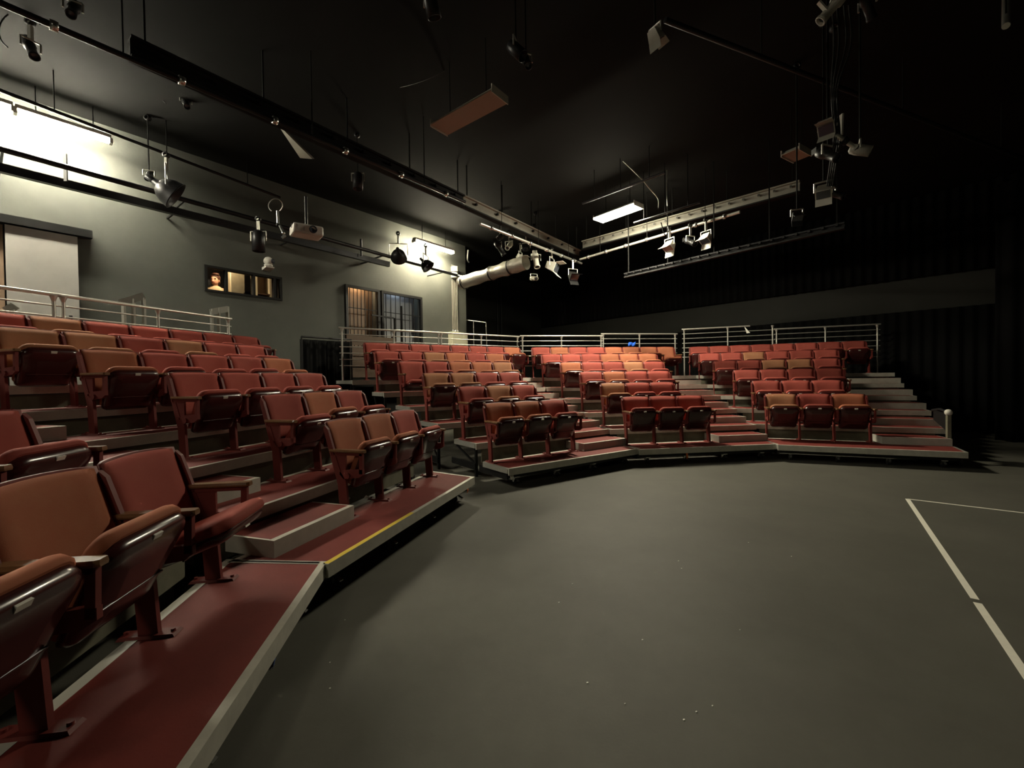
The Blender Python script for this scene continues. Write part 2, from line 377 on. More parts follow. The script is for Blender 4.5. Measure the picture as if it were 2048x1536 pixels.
# ------------------------------------------------------------------ seating banks
H0, RISE, DEP = .285, .2484, .864
def T(j): return H0 + (j-1)*RISE
R_ = math.radians
BANKS = {
 'Z': dict(o=(-2.062, 2.664), th=R_(98.5), e=-.79, w=.585, name='bank nearest the camera', n=3,
           seats=[(-1.755, 'OOR'), (-1.70, 'RTR'), (-1.75, 'RRR')], xl=[-1.9, -1.9, -1.9], xr=[.142, .35, .55], kr=.2345, kl=0, step=None),
 'A': dict(o=(-1.462, 4.877), th=R_(72.7), e=-.78, w=S, name='bank below the booth', n=6,
           seats=[(-.964, 'OOR'), (-.869, 'ROR'), (-1.173, 'RRRR'), (-1.436, 'ORRRO'), (-1.679, 'TTRTRR'), (-2.11, 'RRTRRRRR')],
           xl=[-1.857, -2.06, -2.26, -2.46, -2.67, -2.87], kl=-.2345, xr=[.76, .98, 1.19, 1.41, 1.62, 1.90], kr=.25, step='L'),
 'B': dict(o=(.439, 7.017), th=R_(33.52), e=-.73, w=S, name='bank by the barred gates', n=6,
           seats=[(-1.052, 'OOR'), (-1.057, 'RTR'), (-1.339, 'TTRR'), (-1.50, 'RROOT'), (-1.711, 'RRTORO'), (-1.707, 'RRRRRRRO')],
           xl=[-1.08, -1.13, -1.38, -1.54, -1.75, -2.14], kl=-.06, xr=[1.63, 1.83, 2.03, 2.22, 2.42, 2.72], kr=.229, step='R'),
 'C': dict(o=(2.659, 7.991), th=R_(8.2), e=-.72, w=S, name='centre bank', n=6,
           seats=[(-.625, 'RRR'), (-.726, 'TRR'), (-.901, 'RORR'), (-1.122, 'ORRTR'), (-1.40, 'RRROOO'), (-1.491, 'RORROOOO')],
           xl=[-.62, -.81, -1.01, -1.21, -1.43, -1.62], kl=-.229, xr=[2.007, 2.22, 2.43, 2.64, 2.85, 3.07], kr=.25, step='R'),
 'D': dict(o=(5.37, 8.231), th=R_(-21.74), e=-.97, w=S, name='rightmost bank', n=6,
           seats=[(-.408, 'TRO'), (-.519, 'RRR'), (-.787, 'RRRR'), (-1.161, 'RRTTR'), (-1.471, 'RRTRRR'), (-1.699, 'RRRRRRRR')],
           xl=[-.36, -.60, -.83, -1.16, -1.47, -1.70], kl=-.25, xr=[2.17, 2.42, 2.55, 2.68, 2.80, 2.95], kr=.20, step='R'),
}
BANK_LABEL = {'Z': 'red decked seating bank on castors nearest the camera at left', 'A': 'stepped red seating bank below the control booth with yellow edge tape',
 'B': 'stepped red seating bank in front of the barred gates', 'C': 'stepped red seating bank in the centre under the lit ceiling panel', 'D': 'stepped red seating bank at far right fading into darkness'}
def build_bank(key):
    B = BANKS[key]; t = thing('seating_bank', BANK_LABEL[key], 'seating platform', (B['o'][0], B['o'][1], 0), B['th'], 'wheeled seating banks')
    n = B['n']; und = MB(); fronts = []
    for j in range(1, n+1):
        y0 = B['e'] if j == 1 else .105 + (j-2)*DEP
        y1 = .105 + (j-1)*DEP - .175 if j < n else .105+(j-1)*DEP+.33*0 + .05
        if j == n and n == 6: y1 = 4.82
        xl, xr, kl, kr, z = B['xl'][j-1], B['xr'][j-1], B['kl'], B['kr'], T(j)
        L_ = lambda y: xl + kl*(y-y0); R__ = lambda y: xr + kr*(y-y0)
        q = lambda y, a=0, b=0: [(L_(y)+a, y), (R__(y)-b, y)]
        # deck
        d = MB(); a = .034; yf = y0+.042; yb = y1-.055
        o = [(L_(yf)+a, yf), (R__(yf)-a, yf), (R__(yb)-a, yb), (L_(yb)+a, yb)]
        d.hexa([(x, y, z-.03) for x, y in o], [(x, y, z) for x, y in o]); part('deck', d, 'deck_red', t)
        # front edge trim: flat nosing strip and fascia
        f = MB(); o = [(L_(y0), y0), (R__(y0), y0), (R__(yf)-.0, yf), (L_(yf), yf)]
        f.hexa([(x, y, z-.012) for x, y in o], [(x, y, z+.003) for x, y in o])
        o = [(L_(y0), y0), (R__(y0), y0), (R__(y0+.02), y0+.02), (L_(y0+.02), y0+.02)]
        f.hexa([(x, y, z-.092) for x, y in o], [(x, y, z-.012) for x, y in o]); part('front_trim', f, 'aluminium', t)
        for sgn, X in ((1, L_), (-1, R__)):
            s_ = MB(); o = [(X(yf), yf), (X(yf)+sgn*a, yf), (X(y1)+sgn*a, y1), (X(y1), y1)]
            if sgn < 0: o = list(reversed(o))
            s_.hexa([(x, y, z-.075) for x, y in o], [(x, y, z+.002) for x, y in o]); part('side_trim', s_, 'rail_steel', t)
        r = MB(); o = [(L_(yb)+a, yb), (R__(yb)-a, yb), (R__(y1)-a, y1), (L_(y1)+a, y1)]
        r.hexa([(x, y, z-.03) for x, y in o], [(x, y, z+.002) for x, y in o]); part('rear_trim', r, 'white_metal', t)
        if j < n:                                                     # recessed riser board below the next tier
            zt = T(j+1)-.092; yr = y1+.21; xl2, xr2 = L_(y1)+.10, R__(y1)-.10
            part('riser_board', MB().box(xl2, xr2, yr, yr+.015, z-.06, zt-.01), 'plywood', t)
        # steel legs below
        ym = (y0+y1)/2
        for x in (L_(y0)+.06, (xl+xr)/2, R__(y0)-.06):
            und.box(x-.02, x+.02, y0+.10, y0+.14, .0 if j > 1 else .13, z-.092)
        und.box(L_(y0+.1)+.03, R__(y0+.1)-.03, y0+.10, y0+.14, z-.092, z-.05) if j > 1 else und.box(xl+.05, xr-.05, y0+.10, y0+.14, .13, .17)
        for X, s2 in ((L_, 1), (R__, -1)):
            xa, xb = X(y0+.1)+s2*.05, X(y1)+s2*.05
            und.bar((xa, y0+.1, .16), (xb, y1+.17, .16), .035, .10)
            if j > 1: und.bar((xa, y0+.1, .2), (xb, y1, z-.1), .025, .025)
    part('understructure', und, 'steel_black', t)
    # castors below the front
    for k in range(4):
        x = B['xl'][0]+.22 + (B['xr'][0]-B['xl'][0]-.44)*k/3; y = B['e']+.17
        c = MB(); c.box(x-.04, x+.04, y-.045, y+.045, .115, .13); c.prism_x([(y-.035, .115), (y+.02, .115), (y+.045, .05), (y+.01, .04)], x-.026, x-.020); c.prism_x([(y-.035, .115), (y+.02, .115), (y+.045, .05), (y+.01, .04)], x+.020, x+.026)
        c.bar((x, y-.02, .11), (x-.02, y-.11, .075), .03, .008)
        p_ = part('castor', c, 'chrome', t)
        part('wheel', MB().tube((x-.016, y+.028, .05), (x+.016, y+.028, .05), .05, 14), 'rubber', p_)
    # half steps in the aisle
    if B['step']:
        for j in range(1, n):
            yb = .105+(j-1)*DEP; y0 = yb-.44; sl = B['seats'][j-1][0]; sr = sl + len(B['seats'][j-1][1])*B['w']
            if B['step'] == 'L':
                x0 = B['xl'][j-1]-.02; x1 = min(sl, B['seats'][min(j, n-1)][0])-.03
                if j == 1: x1 = -1.01
                x1 = max(x1, x0+.75)
            else:
                x0 = max(sr+.12, B['seats'][min(j, n-1)][0] + len(B['seats'][min(j, n-1)][1])*B['w'] - .25) if j < n-1 else sr+.12
                x1 = B['xr'][j-1]+.10; x0 = min(x0, x1-.55)
            z0, z1 = T(j), T(j)+RISE/2
            st = MB(); st.box(x0, x1, y0, y0+.02, z0, z1); st.box(x0, x0+.02, y0+.02, yb+.02, z0, z1); st.box(x1-.02, x1, y0+.02, yb+.02, z0, z1); st.box(x0+.02, x1-.02, y0+.02, y0+.05, z1-.02, z1)
            s_ = part('step', st, 'step_face', t)
            part('tread', MB().box(x0+.02, x1-.02, y0+.05, yb+.02, z1-.03, z1+.001), 'deck_red', s_)
    # seats
    for j in range(1, n+1):
        x0, cols = B['seats'][j-1]; m = len(cols)
        for k, cl in enumerate(cols):
            p = V(*B['o'], 0) + V(math.cos(B['th']), math.sin(B['th']), 0)*(x0+k*B['w']) + V(-math.sin(B['th']), math.cos(B['th']), 0)*((j-1)*DEP) + V(0, 0, T(j))
            if key == 'Z':
                xr_ = [0, .06, .12][j-1]; p = V(*B['o'], 0) + V(math.cos(B['th']), math.sin(B['th']), 0)*(xr_-.015-(m-k)*B['w']) + V(-math.sin(B['th']), math.cos(B['th']), 0)*((j-1)*DEP+.045) + V(0, 0, T(j))
            tilt = R_(66 + random.uniform(-4, 4))
            if (key, j, k) == ('Z', 1, 2): tilt = R_(22)
            if (key, j, k) in (('B', 4, 0),): tilt = R_(14)
            if (key, j, k) == ('C', 6, 7): tilt = R_(24)
            if (key, j, k) == ('A', 2, 0): tilt = R_(52)
            state = 'half lowered' if tilt < .6 else ''
            lab = f"{CNAME[cl]} theatre seat, {ORD[k]} from left in {ORD[j-1]} row, {B['name']}"
            if state: lab = f"{CNAME[cl]} theatre seat cushion lowered, {ORD[k]} from left, {ORD[j-1]} row, {B['name']}"
            if key == 'Z' and j == 3 and k == 0: continue
            make_seat(p, B['th'], cl, lab, k == m-1, tilt, B['w'])
    return t
BANK_OBJ = {k: build_bank(k) for k in BANKS}
def bank_pt(key, x, y, z):
    B = BANKS[key]; c, s_ = math.cos(B['th']), math.sin(B['th'])
    return V(B['o'][0]+c*x-s_*y, B['o'][1]+s_*x+c*y, z)

# ------------------------------------------------------------------ guard railings behind the top tier
def railing(key, label, posts, y=4.70, top=2.74, spare=0, upto=None, count=7):
    x0, x1 = posts[0], posts[-1]
    t = thing('guard_railing', label, 'railing', bank_pt(key, x0, y, T(6)), BANKS[key]['th'], 'tubular guard railings behind the top rows')
    h = top-T(6)
    for x in posts:
        q = part('post', MB().tube((x-x0, 0, 0), (x-x0, 0, h-.02), .021, 10), 'rail_steel', t)
        part('post_collar', MB().lathe((x-x0, 0, h-.09), (0, 0, 1), [(0, .021), (.02, .026), (.07, .042), (.075, .042)], 10), 'rail_steel', q)
    part('top_rail', MB().tube((-.07, 0, h), ((x1 if upto is None else upto)-x0+.07, 0, h), .024, 10), 'rail_steel', t)
    for k in range(1, count):
        z = h-.145*k
        part('rail', MB().tube((-.06, 0, z), (x1-x0+.06, 0, z), .011, 8), 'rail_steel', t)
    return t
railing('A', 'long steel guard railing behind the bank below the booth, left panel', [-3.0, -1.80, -.60])
railing('A', 'steel guard railing panel ending beside the gap, bank below the booth', [-.50, .68, 1.90])
railing('B', 'steel guard railing panel in front of the barred gates', [-2.09, -.88, .30])
railing('B', 'steel guard railing panel beside the cream electrical box', [.38, 1.58, 2.80])
railing('C', 'steel guard railing panel at left behind the centre bank', [-1.70, -.54, .67], y=4.6)
railing('C', 'steel guard railing panel with blue cloth behind the centre bank', [.74, 1.88, 3.03], y=4.6, top=2.80)
railing('D', 'taller steel guard railing panel at left end of rightmost bank', [-1.84, -.62, .55], top=2.97, upto=-.10)
railing('D', 'dim steel guard railing panel at right end of rightmost bank', [.65, 1.83, 3.0], top=2.84)
# blue cloth and white paper flag on the rails
p = at_plane(1263, 688, V(-math.sin(BANKS['C']['th']), math.cos(BANKS['C']['th']), 0), V(-math.sin(BANKS['C']['th']), math.cos(BANKS['C']['th']), 0).dot(bank_pt('C', 0, 4.56, 0)))
mb = MB(); vs = []
for j in range(4):
    for i in range(9):
        vs.append((-.11+i*.028, -.02+.015*math.sin(i*1.4+j), .05-.035*j+.02*math.sin(i*.9)-(.02 if i < 3 else 0)))
mb.add(vs, [(j*9+i, j*9+i+1, (j+1)*9+i+1, (j+1)*9+i) for j in range(3) for i in range(8)], True)
o = part('cloth', mb, 'cloth_blue', loc=p); o.rotation_euler = (0, 0, BANKS['C']['th']); md = o.modifiers.new('t', 'SOLIDIFY'); md.thickness = .012
tag(o, 'small bright blue cloth tied on the centre bank railing', 'cloth')
nD = V(-math.sin(BANKS['D']['th']), math.cos(BANKS['D']['th']), 0)
p = at_plane(1493, 660, nD, nD.dot(bank_pt('D', 0, 4.66, 0)))
o = part('paper_flag', MB().hexa([(-.06, 0, .12), (.09, -.02, -.09), (.0, -.03, -.10)], [(-.06, .006, .12), (.09, -.014, -.09), (.0, -.024, -.10)]), 'paper', loc=p); o.rotation_euler = (0, 0, BANKS['D']['th'])
tag(o, 'white triangular paper flag hanging from end of the taller railing', 'paper')

# ------------------------------------------------------------------ left wall: door, booth, gates, pipes
# sliding door leaf and its track
du0 = on_wall(-60, 500)[0]; du1 = on_wall(10, 500)[0]; du2 = on_wall(153, 500)[0]; dz1 = on_wall(100, 468)[1]
def wallbox(mb, u0, u1, n0, n1, z0, z1):
    return mb.hexa([LW(u0, n0, z0), LW(u1, n0, z0), LW(u1, n1, z0), LW(u0, n1, z0)], [LW(u0, n0, z1), LW(u1, n0, z1), LW(u1, n1, z1), LW(u0, n1, z1)])
o = struct('door_1', wallbox(MB(), du1, du2, WN-.13, WN-.08, 1.52, dz1), 'grey_door', 'pale grey sliding door leaf')
part('door_track', wallbox(MB(), du0-1.5, on_wall(182, 480)[0], WN-.17, WN-.03, dz1+.02, dz1+.15), 'steel_black', o)
part('door_handle', wallbox(MB(), du2-.13, du2-.09, WN-.17, WN-.13, 2.4, 2.7), 'steel_black', o)
o = struct('door_2', wallbox(MB(), du0-1.2, du1-.02, WN-.06, WN-.01, 1.52, dz1), 'brown_panel', 'dull reddish brown door beside the pale sliding door')
part('door_handle', wallbox(MB(), du1-.16, du1-.12, WN-.10, WN-.06, 2.4, 2.6), 'steel_black', o)

# control booth window
mb = MB()
for (a, b, c, d) in ((bu0, bu0+.05, bz0, bz1), (bu1-.05, bu1, bz0, bz1), (bu0+.05, bu1-.05, bz0, bz0+.05), (bu0+.05, bu1-.05, bz1-.05, bz1)): wallbox(mb, a, b, WN-.02, WN+.12, c, d)
wnd = struct('window_1', mb, 'black_paint', 'long dark control booth window with four panes')
ums = [on_wall(x, 565)[0] for x in (453, 508, 549)]
for u in ums: part('mullion', wallbox(MB(), u-.025, u+.025, WN-.015, WN+.10, bz0+.05, bz1-.05), 'black_paint', wnd)
ed = [bu0+.05] + ums + [bu1-.05]
for a, b in zip(ed, ed[1:]): part('pane', wallbox(MB(), a+.025, b-.025, WN+.04, WN+.046, bz0+.05, bz1-.05), 'window_glass', wnd)
# booth room behind
mb = MB(); bz = at_plane(425, 546, N1, WN+.75).z - 1.78
wallbox(mb, bu0-.6, bu1+.6, WN+2.0, WN+2.1, bz, 4.4); wallbox(mb, bu0-.7, bu0-.6, WN+.2, WN+2.1, bz, 4.4); wallbox(mb, bu1+.6, bu1+.7, WN+.2, WN+2.1, bz, 4.4); wallbox(mb, bu0-.7, bu1+.7, WN+.2, WN+2.1, bz-.1, bz); wallbox(mb, bu0-.7, bu1+.7, WN+.2, WN+2.1, 4.4, 4.5)
struct('wall_booth', mb, 'black_paint', 'dark booth room behind the window')
ua, ub = at_plane(461, 560, N1, WN+.6).dot(U1), at_plane(489, 560, N1, WN+.6).dot(U1); hw = (ub-ua)/2
t = thing('equipment_cabinet', 'beige cabinet seen through the second booth pane', 'cabinet', LW((ua+ub)/2, WN+.8, bz), WA)
hc = at_plane(475, 542, N1, WN+.6).z-bz
part('body', MB().box(-hw, hw, -.2, .2, 0, hc), 'cream_enamel', t); part('door', MB().box(-hw+.01, hw-.01, -.22, -.2, .05, hc-.04), 'plywood', t); part('handle', MB().tube((.12, -.235, 1.2), (.12, -.235, 1.4), .01), 'steel_black', t)
ua = at_plane(515, 575, N1, WN+.6).dot(U1); ub = at_plane(543, 575, N1, WN+.6).dot(U1); hc = 4.3-bz; wd = ub-ua
t = thing('shelf_unit', 'tall brown and pale shelf unit behind third booth pane', 'shelf', LW(ua, WN+.6, bz), WA)
part('back_panel', MB().box(0, wd, .24, .27, 0, hc), 'brown_panel', t); part('upright', MB().box(wd-.04, wd+.04, 0, .27, 0, hc), 'cream_enamel', t); part('upright', MB().box(-.05, 0, 0, .27, 0, hc), 'cream_enamel', t)
for z in (.4, .95, 1.42): part('shelf', MB().box(0, wd-.04, 0, .24, z, z+.03), 'brown_board', t)
t = thing('added_booth_lamp', 'warm lamp added out of sight to light the control booth', 'lamp', LW(bu0+.5, WN+.30, 4.25), WA)  # added lamp, hidden above the window, lights the person and booth
part('shade', MB().lathe((0, 0, .0), (0, 0, 1), [(0, .07), (.08, .03), (.12, .02), (.15, .012)], 12), 'steel_black', t); part('bulb', MB().sphere((0, 0, 0), .045), 'bulb_glow', t)

# barred gates
def wall_point(u, n, z): return LW(u, n, z)
um = on_wall(760, 600)[0]
for i, (a, b, back, lab) in enumerate(((gu0, um-.03, 'brown_panel', 'left barred metal gate before a warm lit brown doorway'), (um+.03, gu1, 'grey_panel', 'right barred metal gate before a cool grey panel'))):
    t = thing('barred_gate', lab, 'gate', LW(a, WN, gz0), WA, 'pair of barred gates')
    W_ = b-a; H_ = gz1-gz0
    fr = MB(); fr.box(0, .07, -.05, .03, 0, H_); fr.box(W_-.07, W_, -.05, .03, 0, H_); fr.box(.07, W_-.07, -.05, .03, H_-.07, H_); fr.box(.07, W_-.07, -.05, .03, 0, .07)
    part('frame', fr, 'steel_black', t)
    nb = 8
    for k in range(nb):
        x = .07 + (W_-.14)*(k+.5)/nb; part('bar', MB().tube((x, -.02, .07), (x, -.02, H_-.03), .010, 8), 'steel_black', t)
    for z in (H_*.32, H_*.72): part('cross_bar', MB().box(.07, W_-.07, -.014, -.004, z, z+.022), 'steel_black', t)
    part('latch', MB().box(W_-.10, W_-.03, -.09, -.05, H_*.55, H_*.55+.1), 'steel_black', t)
    mb = MB(); wallbox(mb, a+.01, b-.01, WN+.34, WN+.38, gz0, gz1+.4)
    struct('door_'+str(3+i), mb, back, 'brown doorway panel behind left gate' if i == 0 else 'grey panel behind right gate')
mb = MB(); wallbox(mb, gu0-.1, gu0, WN+.2, WN+.38, gz0, gz1+.4); wallbox(mb, gu1, gu1+.1, WN+.2, WN+.38, gz0, gz1+.4); wallbox(mb, um-.03, um+.03, WN+.05, WN+.33, gz0, gz1+.4); wallbox(mb, gu0-.1, gu1+.1, WN+.2, WN+.42, gz0-.1, gz0); wallbox(mb, gu0-.1, gu1+.1, WN+.2, WN+.42, gz1+.4, gz1+.5)
struct('wall_niche', mb, 'wall_paint', 'niche behind the barred gates')
for i, (u, lab) in enumerate((((gu0+um)/2, 'added hidden warm bulb lighting the brown doorway behind the left gate'), ((gu1+um)/2, 'added hidden cool bulb above the grey panel behind the right gate'))):  # bulbs added out of sight above the opening to light both panels
    t = thing('added_niche_lamp', lab, 'lamp', LW(u, WN+.265, gz1+.27), WA)
    part('holder', MB().tube((0, 0, .0), (0, 0, .08), .02), 'steel_black', t); part('bulb', MB().sphere((0, 0, -.03), .035 if i == 0 else .03), 'bulb_glow' if i == 0 else 'cool_glow', t)

# pipes on brackets along the wall
def long_pipe(name, label, pa, pb, n, r, material, cat='pipe', flat=None):
    a = at_plane(*pa, N1, n); b = at_plane(*pb, N1, n); zz = (a.z+b.z)/2
    t = thing(name, label, cat, (a+b)/2, 0); c = (a+b)/2
    if flat: part('tray', MB().bar(a-c, b-c, flat[0], flat[1]), material, t)
    else: part('tube', MB().tube(a-c, b-c, r, 12), material, t)
    L = (b-a).length; k = max(2, int(L/2.2))
    for i in range(k+1):
        q = a + (b-a)*((i+.25)/(k+.5)) - c
        part('bracket', MB().bar(q+V(0, 0, .0), q + N1*(WN-n) + V(0, 0, .0), .03, .03), 'steel_black', t)
    return t
long_pipe('lighting_pipe', 'upper black lighting pipe running along the side wall', (-120, 264), (915, 551), 9.7, .045, 'steel_pipe')
long_pipe('cable_tray', 'lower grey cable tray running along the side wall', (-120, 306), (778, 529), 9.95, .06, 'steel_pipe', 'tray', flat=(.10, .13))
for px in ((131, 345), (722, 505)):
    a = at_plane(px[0], px[1]-10, N1, 9.82); o = part('pipe_hanger', MB().bar((0, 0, .22), (0, 0, -.22), .02, .05), 'steel_black', loc=a)
    tag(o, 'flat black hanger strap joining pipe and tray ' + ('near the left tubes' if px[0] < 500 else 'above the barred gates'), 'bracket', 'pipe hanger straps')
# curved end of the pipe beyond the conduit
a = at_plane(915, 551, N1, 9.7)
pts = [a, at_depth(935, 556, a.y-.2), at_depth(960, 558, a.y-.3), at_depth(980, 559, a.y-.3)]
c = Vector(a); o = part('pipe_bend', MB().path([q-c for q in pts], .04, 10), 'steel_pipe', loc=c); tag(o, 'bent black pipe end beside the junction box', 'pipe')

# conduits, junction box, cream electrical box
u905, z905 = on_wall(905, 545)
t = thing('conduit_run', 'bundle of thin conduits rising from the cream electrical box', 'conduit', LW(u905, WN, 2.6), WA)
ub0, zb0 = on_wall(896, 664); ub1 = on_wall(927, 664)[0]; zb1 = on_wall(910, 692)[1]
for k in range(5):
    x = -.06+k*.058; part('conduit', MB().tube((x, -.03, zb0-2.6-.02), (x, -.03, 5.4-2.6), .010, 8), 'beam_paint', t)
    part('connector', MB().lathe((x, -.03, zb0-2.6), (0, 0, 1), [(0, .02), (.08, .02), (.10, .014)], 8), 'chrome', t)
t = thing('junction_box', 'pale cylindrical junction box on the conduits', 'box', LW(u905, WN, on_wall(905, 557)[1]), WA)
hj = on_wall(905, 535)[1]-on_wall(905, 557)[1]
part('body', MB().lathe((.0, -.10, 0), (0, 0, 1), [(0, .0), (0, .12), (.02, .125), (hj-.02, .125), (hj, .12), (hj, 0)], 14), 'white_metal', t); part('strap', MB().lathe((0, -.10, hj*.45), (0, 0, 1), [(0, .127), (.04, .127)], 14), 'steel_pipe', t)
t = thing('electrical_box', 'cream metal electrical box on wall behind the railing', 'box', LW((ub0+ub1)/2, WN, zb1), WA)
wd = (ub1-ub0)/2; part('body', MB().box(-wd, wd, -.2, 0, 0, zb0-zb1), 'cream_enamel', t, .008); part('door', MB().box(-wd+.02, wd-.02, -.215, -.2, .02, zb0-zb1-.02), 'cream_enamel', t); part('latch', MB().box(wd-.07, wd-.05, -.23, -.215, .2, .26), 'steel_black', t)
# small bent handrail in the recess
pts = [at_depth(*q) for q in ((914, 690, 15.2), (914, 650, 15.2), (918, 641, 15.2), (925, 639, 15.2), (972, 645, 15.0), (977, 690, 15.0))]
c = Vector(pts[0]); c.z = 0
t = thing('handrail', 'thin bent handrail standing beyond the cream electrical box', 'railing', c)
pts[0].z = 0; pts[-1].z = 0
part('rail', MB().path([q-c for q in pts], .016, 8), 'rail_steel', t)
q = at_depth(947, 642, 15.1); part('post', MB().tube(V(q.x, q.y, 0)-c, q-c, .014), 'rail_steel', t)
for px, lab in ((995, 'left of two thin vertical pipes in the dark recess'), (1003, 'right of two thin vertical pipes in the dark recess')):
    q = at_plane(px, 640, N1, 12.1); o = part('riser_pipe', MB().tube((0, 0, 0), (0, 0, CEIL-.02), .018, 8), 'steel_pipe', loc=(q.x, q.y, 0)); tag(o, lab, 'pipe', 'thin vertical pipes in the recess')
# stair handrails on the gallery
def gallery_rail(label, posts, board, n, m_='rail_steel', bh=.12):
    c = at_plane(*posts[0], N1, n); c.z = 1.5
    t = thing('stair_handrail', label, 'railing', c, 0)
    for p_ in posts:
        q = at_plane(*p_, N1, n); part('post', MB().bar(V(q.x, q.y, 1.5)-c, q-c, .045, .045), m_, t)
    a, b = [at_plane(*p_, N1, n) for p_ in board]; part('board', MB().bar(a-c, b-c, .04, bh), m_, t)
gallery_rail('pale stair handrail with sloping board behind the left railing', [(247, 606), (266, 598), (287, 596)], [(241, 606), (288, 592)], 10.0)
gallery_rail('pale stair handrail behind the end of the left railing', [(423, 618), (437, 616), (455, 613)], [(421, 624), (456, 618)], 10.0)
gallery_rail('dark stair handrail in front of the right barred gate', [(789, 636), (803, 612)], [(743, 630), (787, 636)], 10.1, 'steel_black', .035)
gallery_rail('short slanted rail end behind the leftmost railing', [(28, 620)], [(14, 622), (30, 611)], 10.0)
t = thing('plank_barrier', 'brown plank barrier behind the railing below the left gate', 'barrier', LW(on_wall(745, 680, 9.9)[0], 9.9, 1.5), WA)
for k in range(4): part('plank', MB().box(-.75, .75, 0, .03, .1+k*.28, .1+k*.28+.25), 'brown_board', t)
for x in (-.7, .7): part('post', MB().box(x-.03, x+.03, .03, .09, 0, 1.25), 'steel_black', t)

# wall camera above the booth
pc = at_plane(533, 540, N1, WN-.02); u_, z_ = pc.dot(U1), pc.z
t = thing('wall_camera', 'white domed camera on a bracket above the booth window', 'camera', LW(u_, WN, z_-.02), WA)
part('bracket', MB().prism_x([(0, 0), (-.22, .04), (-.22, .07), (0, .07)], -.09, .09), 'projector_white', t); part('base', MB().lathe((0, -.13, .07), (0, 0, 1), [(0, 0), (0, .09), (.05, .09), (.06, .06), (.06, 0)], 14), 'projector_white', t)
h_ = part('head', MB().sphere((0, -.13, .20), .10, 14, 8), 'projector_white', t); part('lens', MB().lathe((.06, -.19, .20), (.6, -.8, -.1), [(0, .055), (.03, .055), (.03, 0)], 12), 'lens_glass', h_)

# ------------------------------------------------------------------ ceiling fixtures
def strip_light(label, pa, pb, n, glow, wid=.16, lit=True):
    a = at_plane(*pa, N1, n); b = at_plane(*pb, N1, n); z = (a.z+b.z)/2; L = (V(b.x, b.y, 0)-V(a.x, a.y, 0)).length
    t = thing('strip_light', label, 'light', V((a.x+b.x)/2, (a.y+b.y)/2, z), WA, 'fluorescent strip lights along the side wall')
    part('housing', MB().hexa([(-L/2, -wid*.35, .09), (L/2, -wid*.35, .09), (L/2, wid*.35, .09), (-L/2, wid*.35, .09)], [(-L/2, -wid/2*.6, .15), (L/2, -wid/2*.6, .15), (L/2, wid/2*.6, .15), (-L/2, wid/2*.6, .15)]), 'white_metal', t)
    for s_ in (-1, 1):
        part('tube', MB().tube((-L/2+.04, s_*wid*.22, .04), (L/2-.04, s_*wid*.22, .04), .022, 10), glow, t)
        part('lamp_holder', MB().box(s_*(L/2)-.02, s_*(L/2)+.02, -wid*.35, wid*.35, .01, .09), 'white_metal', t)
    for x in (-L*.3, L*.3): part('hanger', MB().tube((x, 0, .15), (x, 0, CEIL-z), .008, 6), 'steel_black', t)
strip_light('bright fluorescent strip light at upper left over the grey door', (30, 228), (222, 290), 9.95, 'tube_glow')
strip_light('bright fluorescent strip light cut by the left picture edge', (-190, 158), (26, 226), 9.95, 'tube_glow')
for k, lab in enumerate(('third fluorescent strip light added to continue the row, out of view left', 'fourth fluorescent strip light added farther along the side wall, out of view')):  # two more strips added out of frame for extra light from the left
    a_ = at_plane(-190, 158, N1, 9.95) - U1*(.12+1.45*k); b_ = a_ - U1*1.3
    t = thing('strip_light', lab, 'light', V((a_.x+b_.x)/2, (a_.y+b_.y)/2, a_.z), WA, 'fluorescent strip lights along the side wall')
    part('housing', MB().box(-.65, .65, -.06, .06, .09, .15), 'white_metal', t)
    for s_ in (-1, 1): part('tube', MB().tube((-.61, s_*.035, .04), (.61, s_*.035, .04), .022, 10), 'tube_glow', t)
    part('hanger', MB().tube((0, 0, .15), (0, 0, CEIL-a_.z), .008, 6), 'steel_black', t)
strip_light('glowing fluorescent strip light above the barred gates', (828, 487), (906, 507), 9.95, 'corner_glow', .22)
def fill_light(label, c, rz, L=.61, W_=.19, th=.09):
    t = thing('panel_light', label, 'light', c, rz, 'boxed ceiling lights'); z = c[2]
    part('lens', MB().box(-L, L, -W_, W_, 0, .02), 'fill_glow', t)
    part('housing', MB().hexa([(-L, -W_, .02), (L, -W_, .02), (L, W_, .02), (-L, W_, .02)], [(-L, -W_*.6, th), (L, -W_*.6, th), (L, W_*.6, th), (-L, W_*.6, th)]), 'white_metal', t)
    for x in (-L*.6, L*.6): part('hanger', MB().tube((x, 0, th), (x, 0, CEIL-z), .007, 6), 'ceiling_black', t)
def panel_light(name, label, corners, z, glow, th=.09):
    P_ = [at_z(x, y, z) for x, y in corners]; c = sum(P_, V(0, 0, 0))/4
    e = ((P_[2]-P_[1])+(P_[3]-P_[0])).normalized(); L = ((P_[2]-P_[1]).length+(P_[3]-P_[0]).length)/4; W_ = ((P_[1]-P_[0]).length+(P_[2]-P_[3]).length)/4
    t = thing(name, label, 'light', c, math.atan2(e.y, e.x), 'boxed ceiling lights')
    part('lens', MB().box(-L, L, -W_, W_, 0, .02), glow, t)
    hs = MB(); hs.hexa([(-L, -W_, .02), (L, -W_, .02), (L, W_, .02), (-L, W_, .02)], [(-L, -W_*.6, th), (L, -W_*.6, th), (L, W_*.6, th), (-L, W_*.6, th)]); part('housing', hs, 'white_metal', t)
    for sx in (-1, 1): part('end_plate', MB().box(sx*L-.012 if sx < 0 else L, sx*L if sx < 0 else L+.012, -W_, W_, -.02, th), 'white_metal', t)
    for x in (-L*.6, L*.6): part('hanger', MB().tube((x, 0, th), (x, 0, CEIL-z), .007, 6), 'ceiling_black', t)
    return t
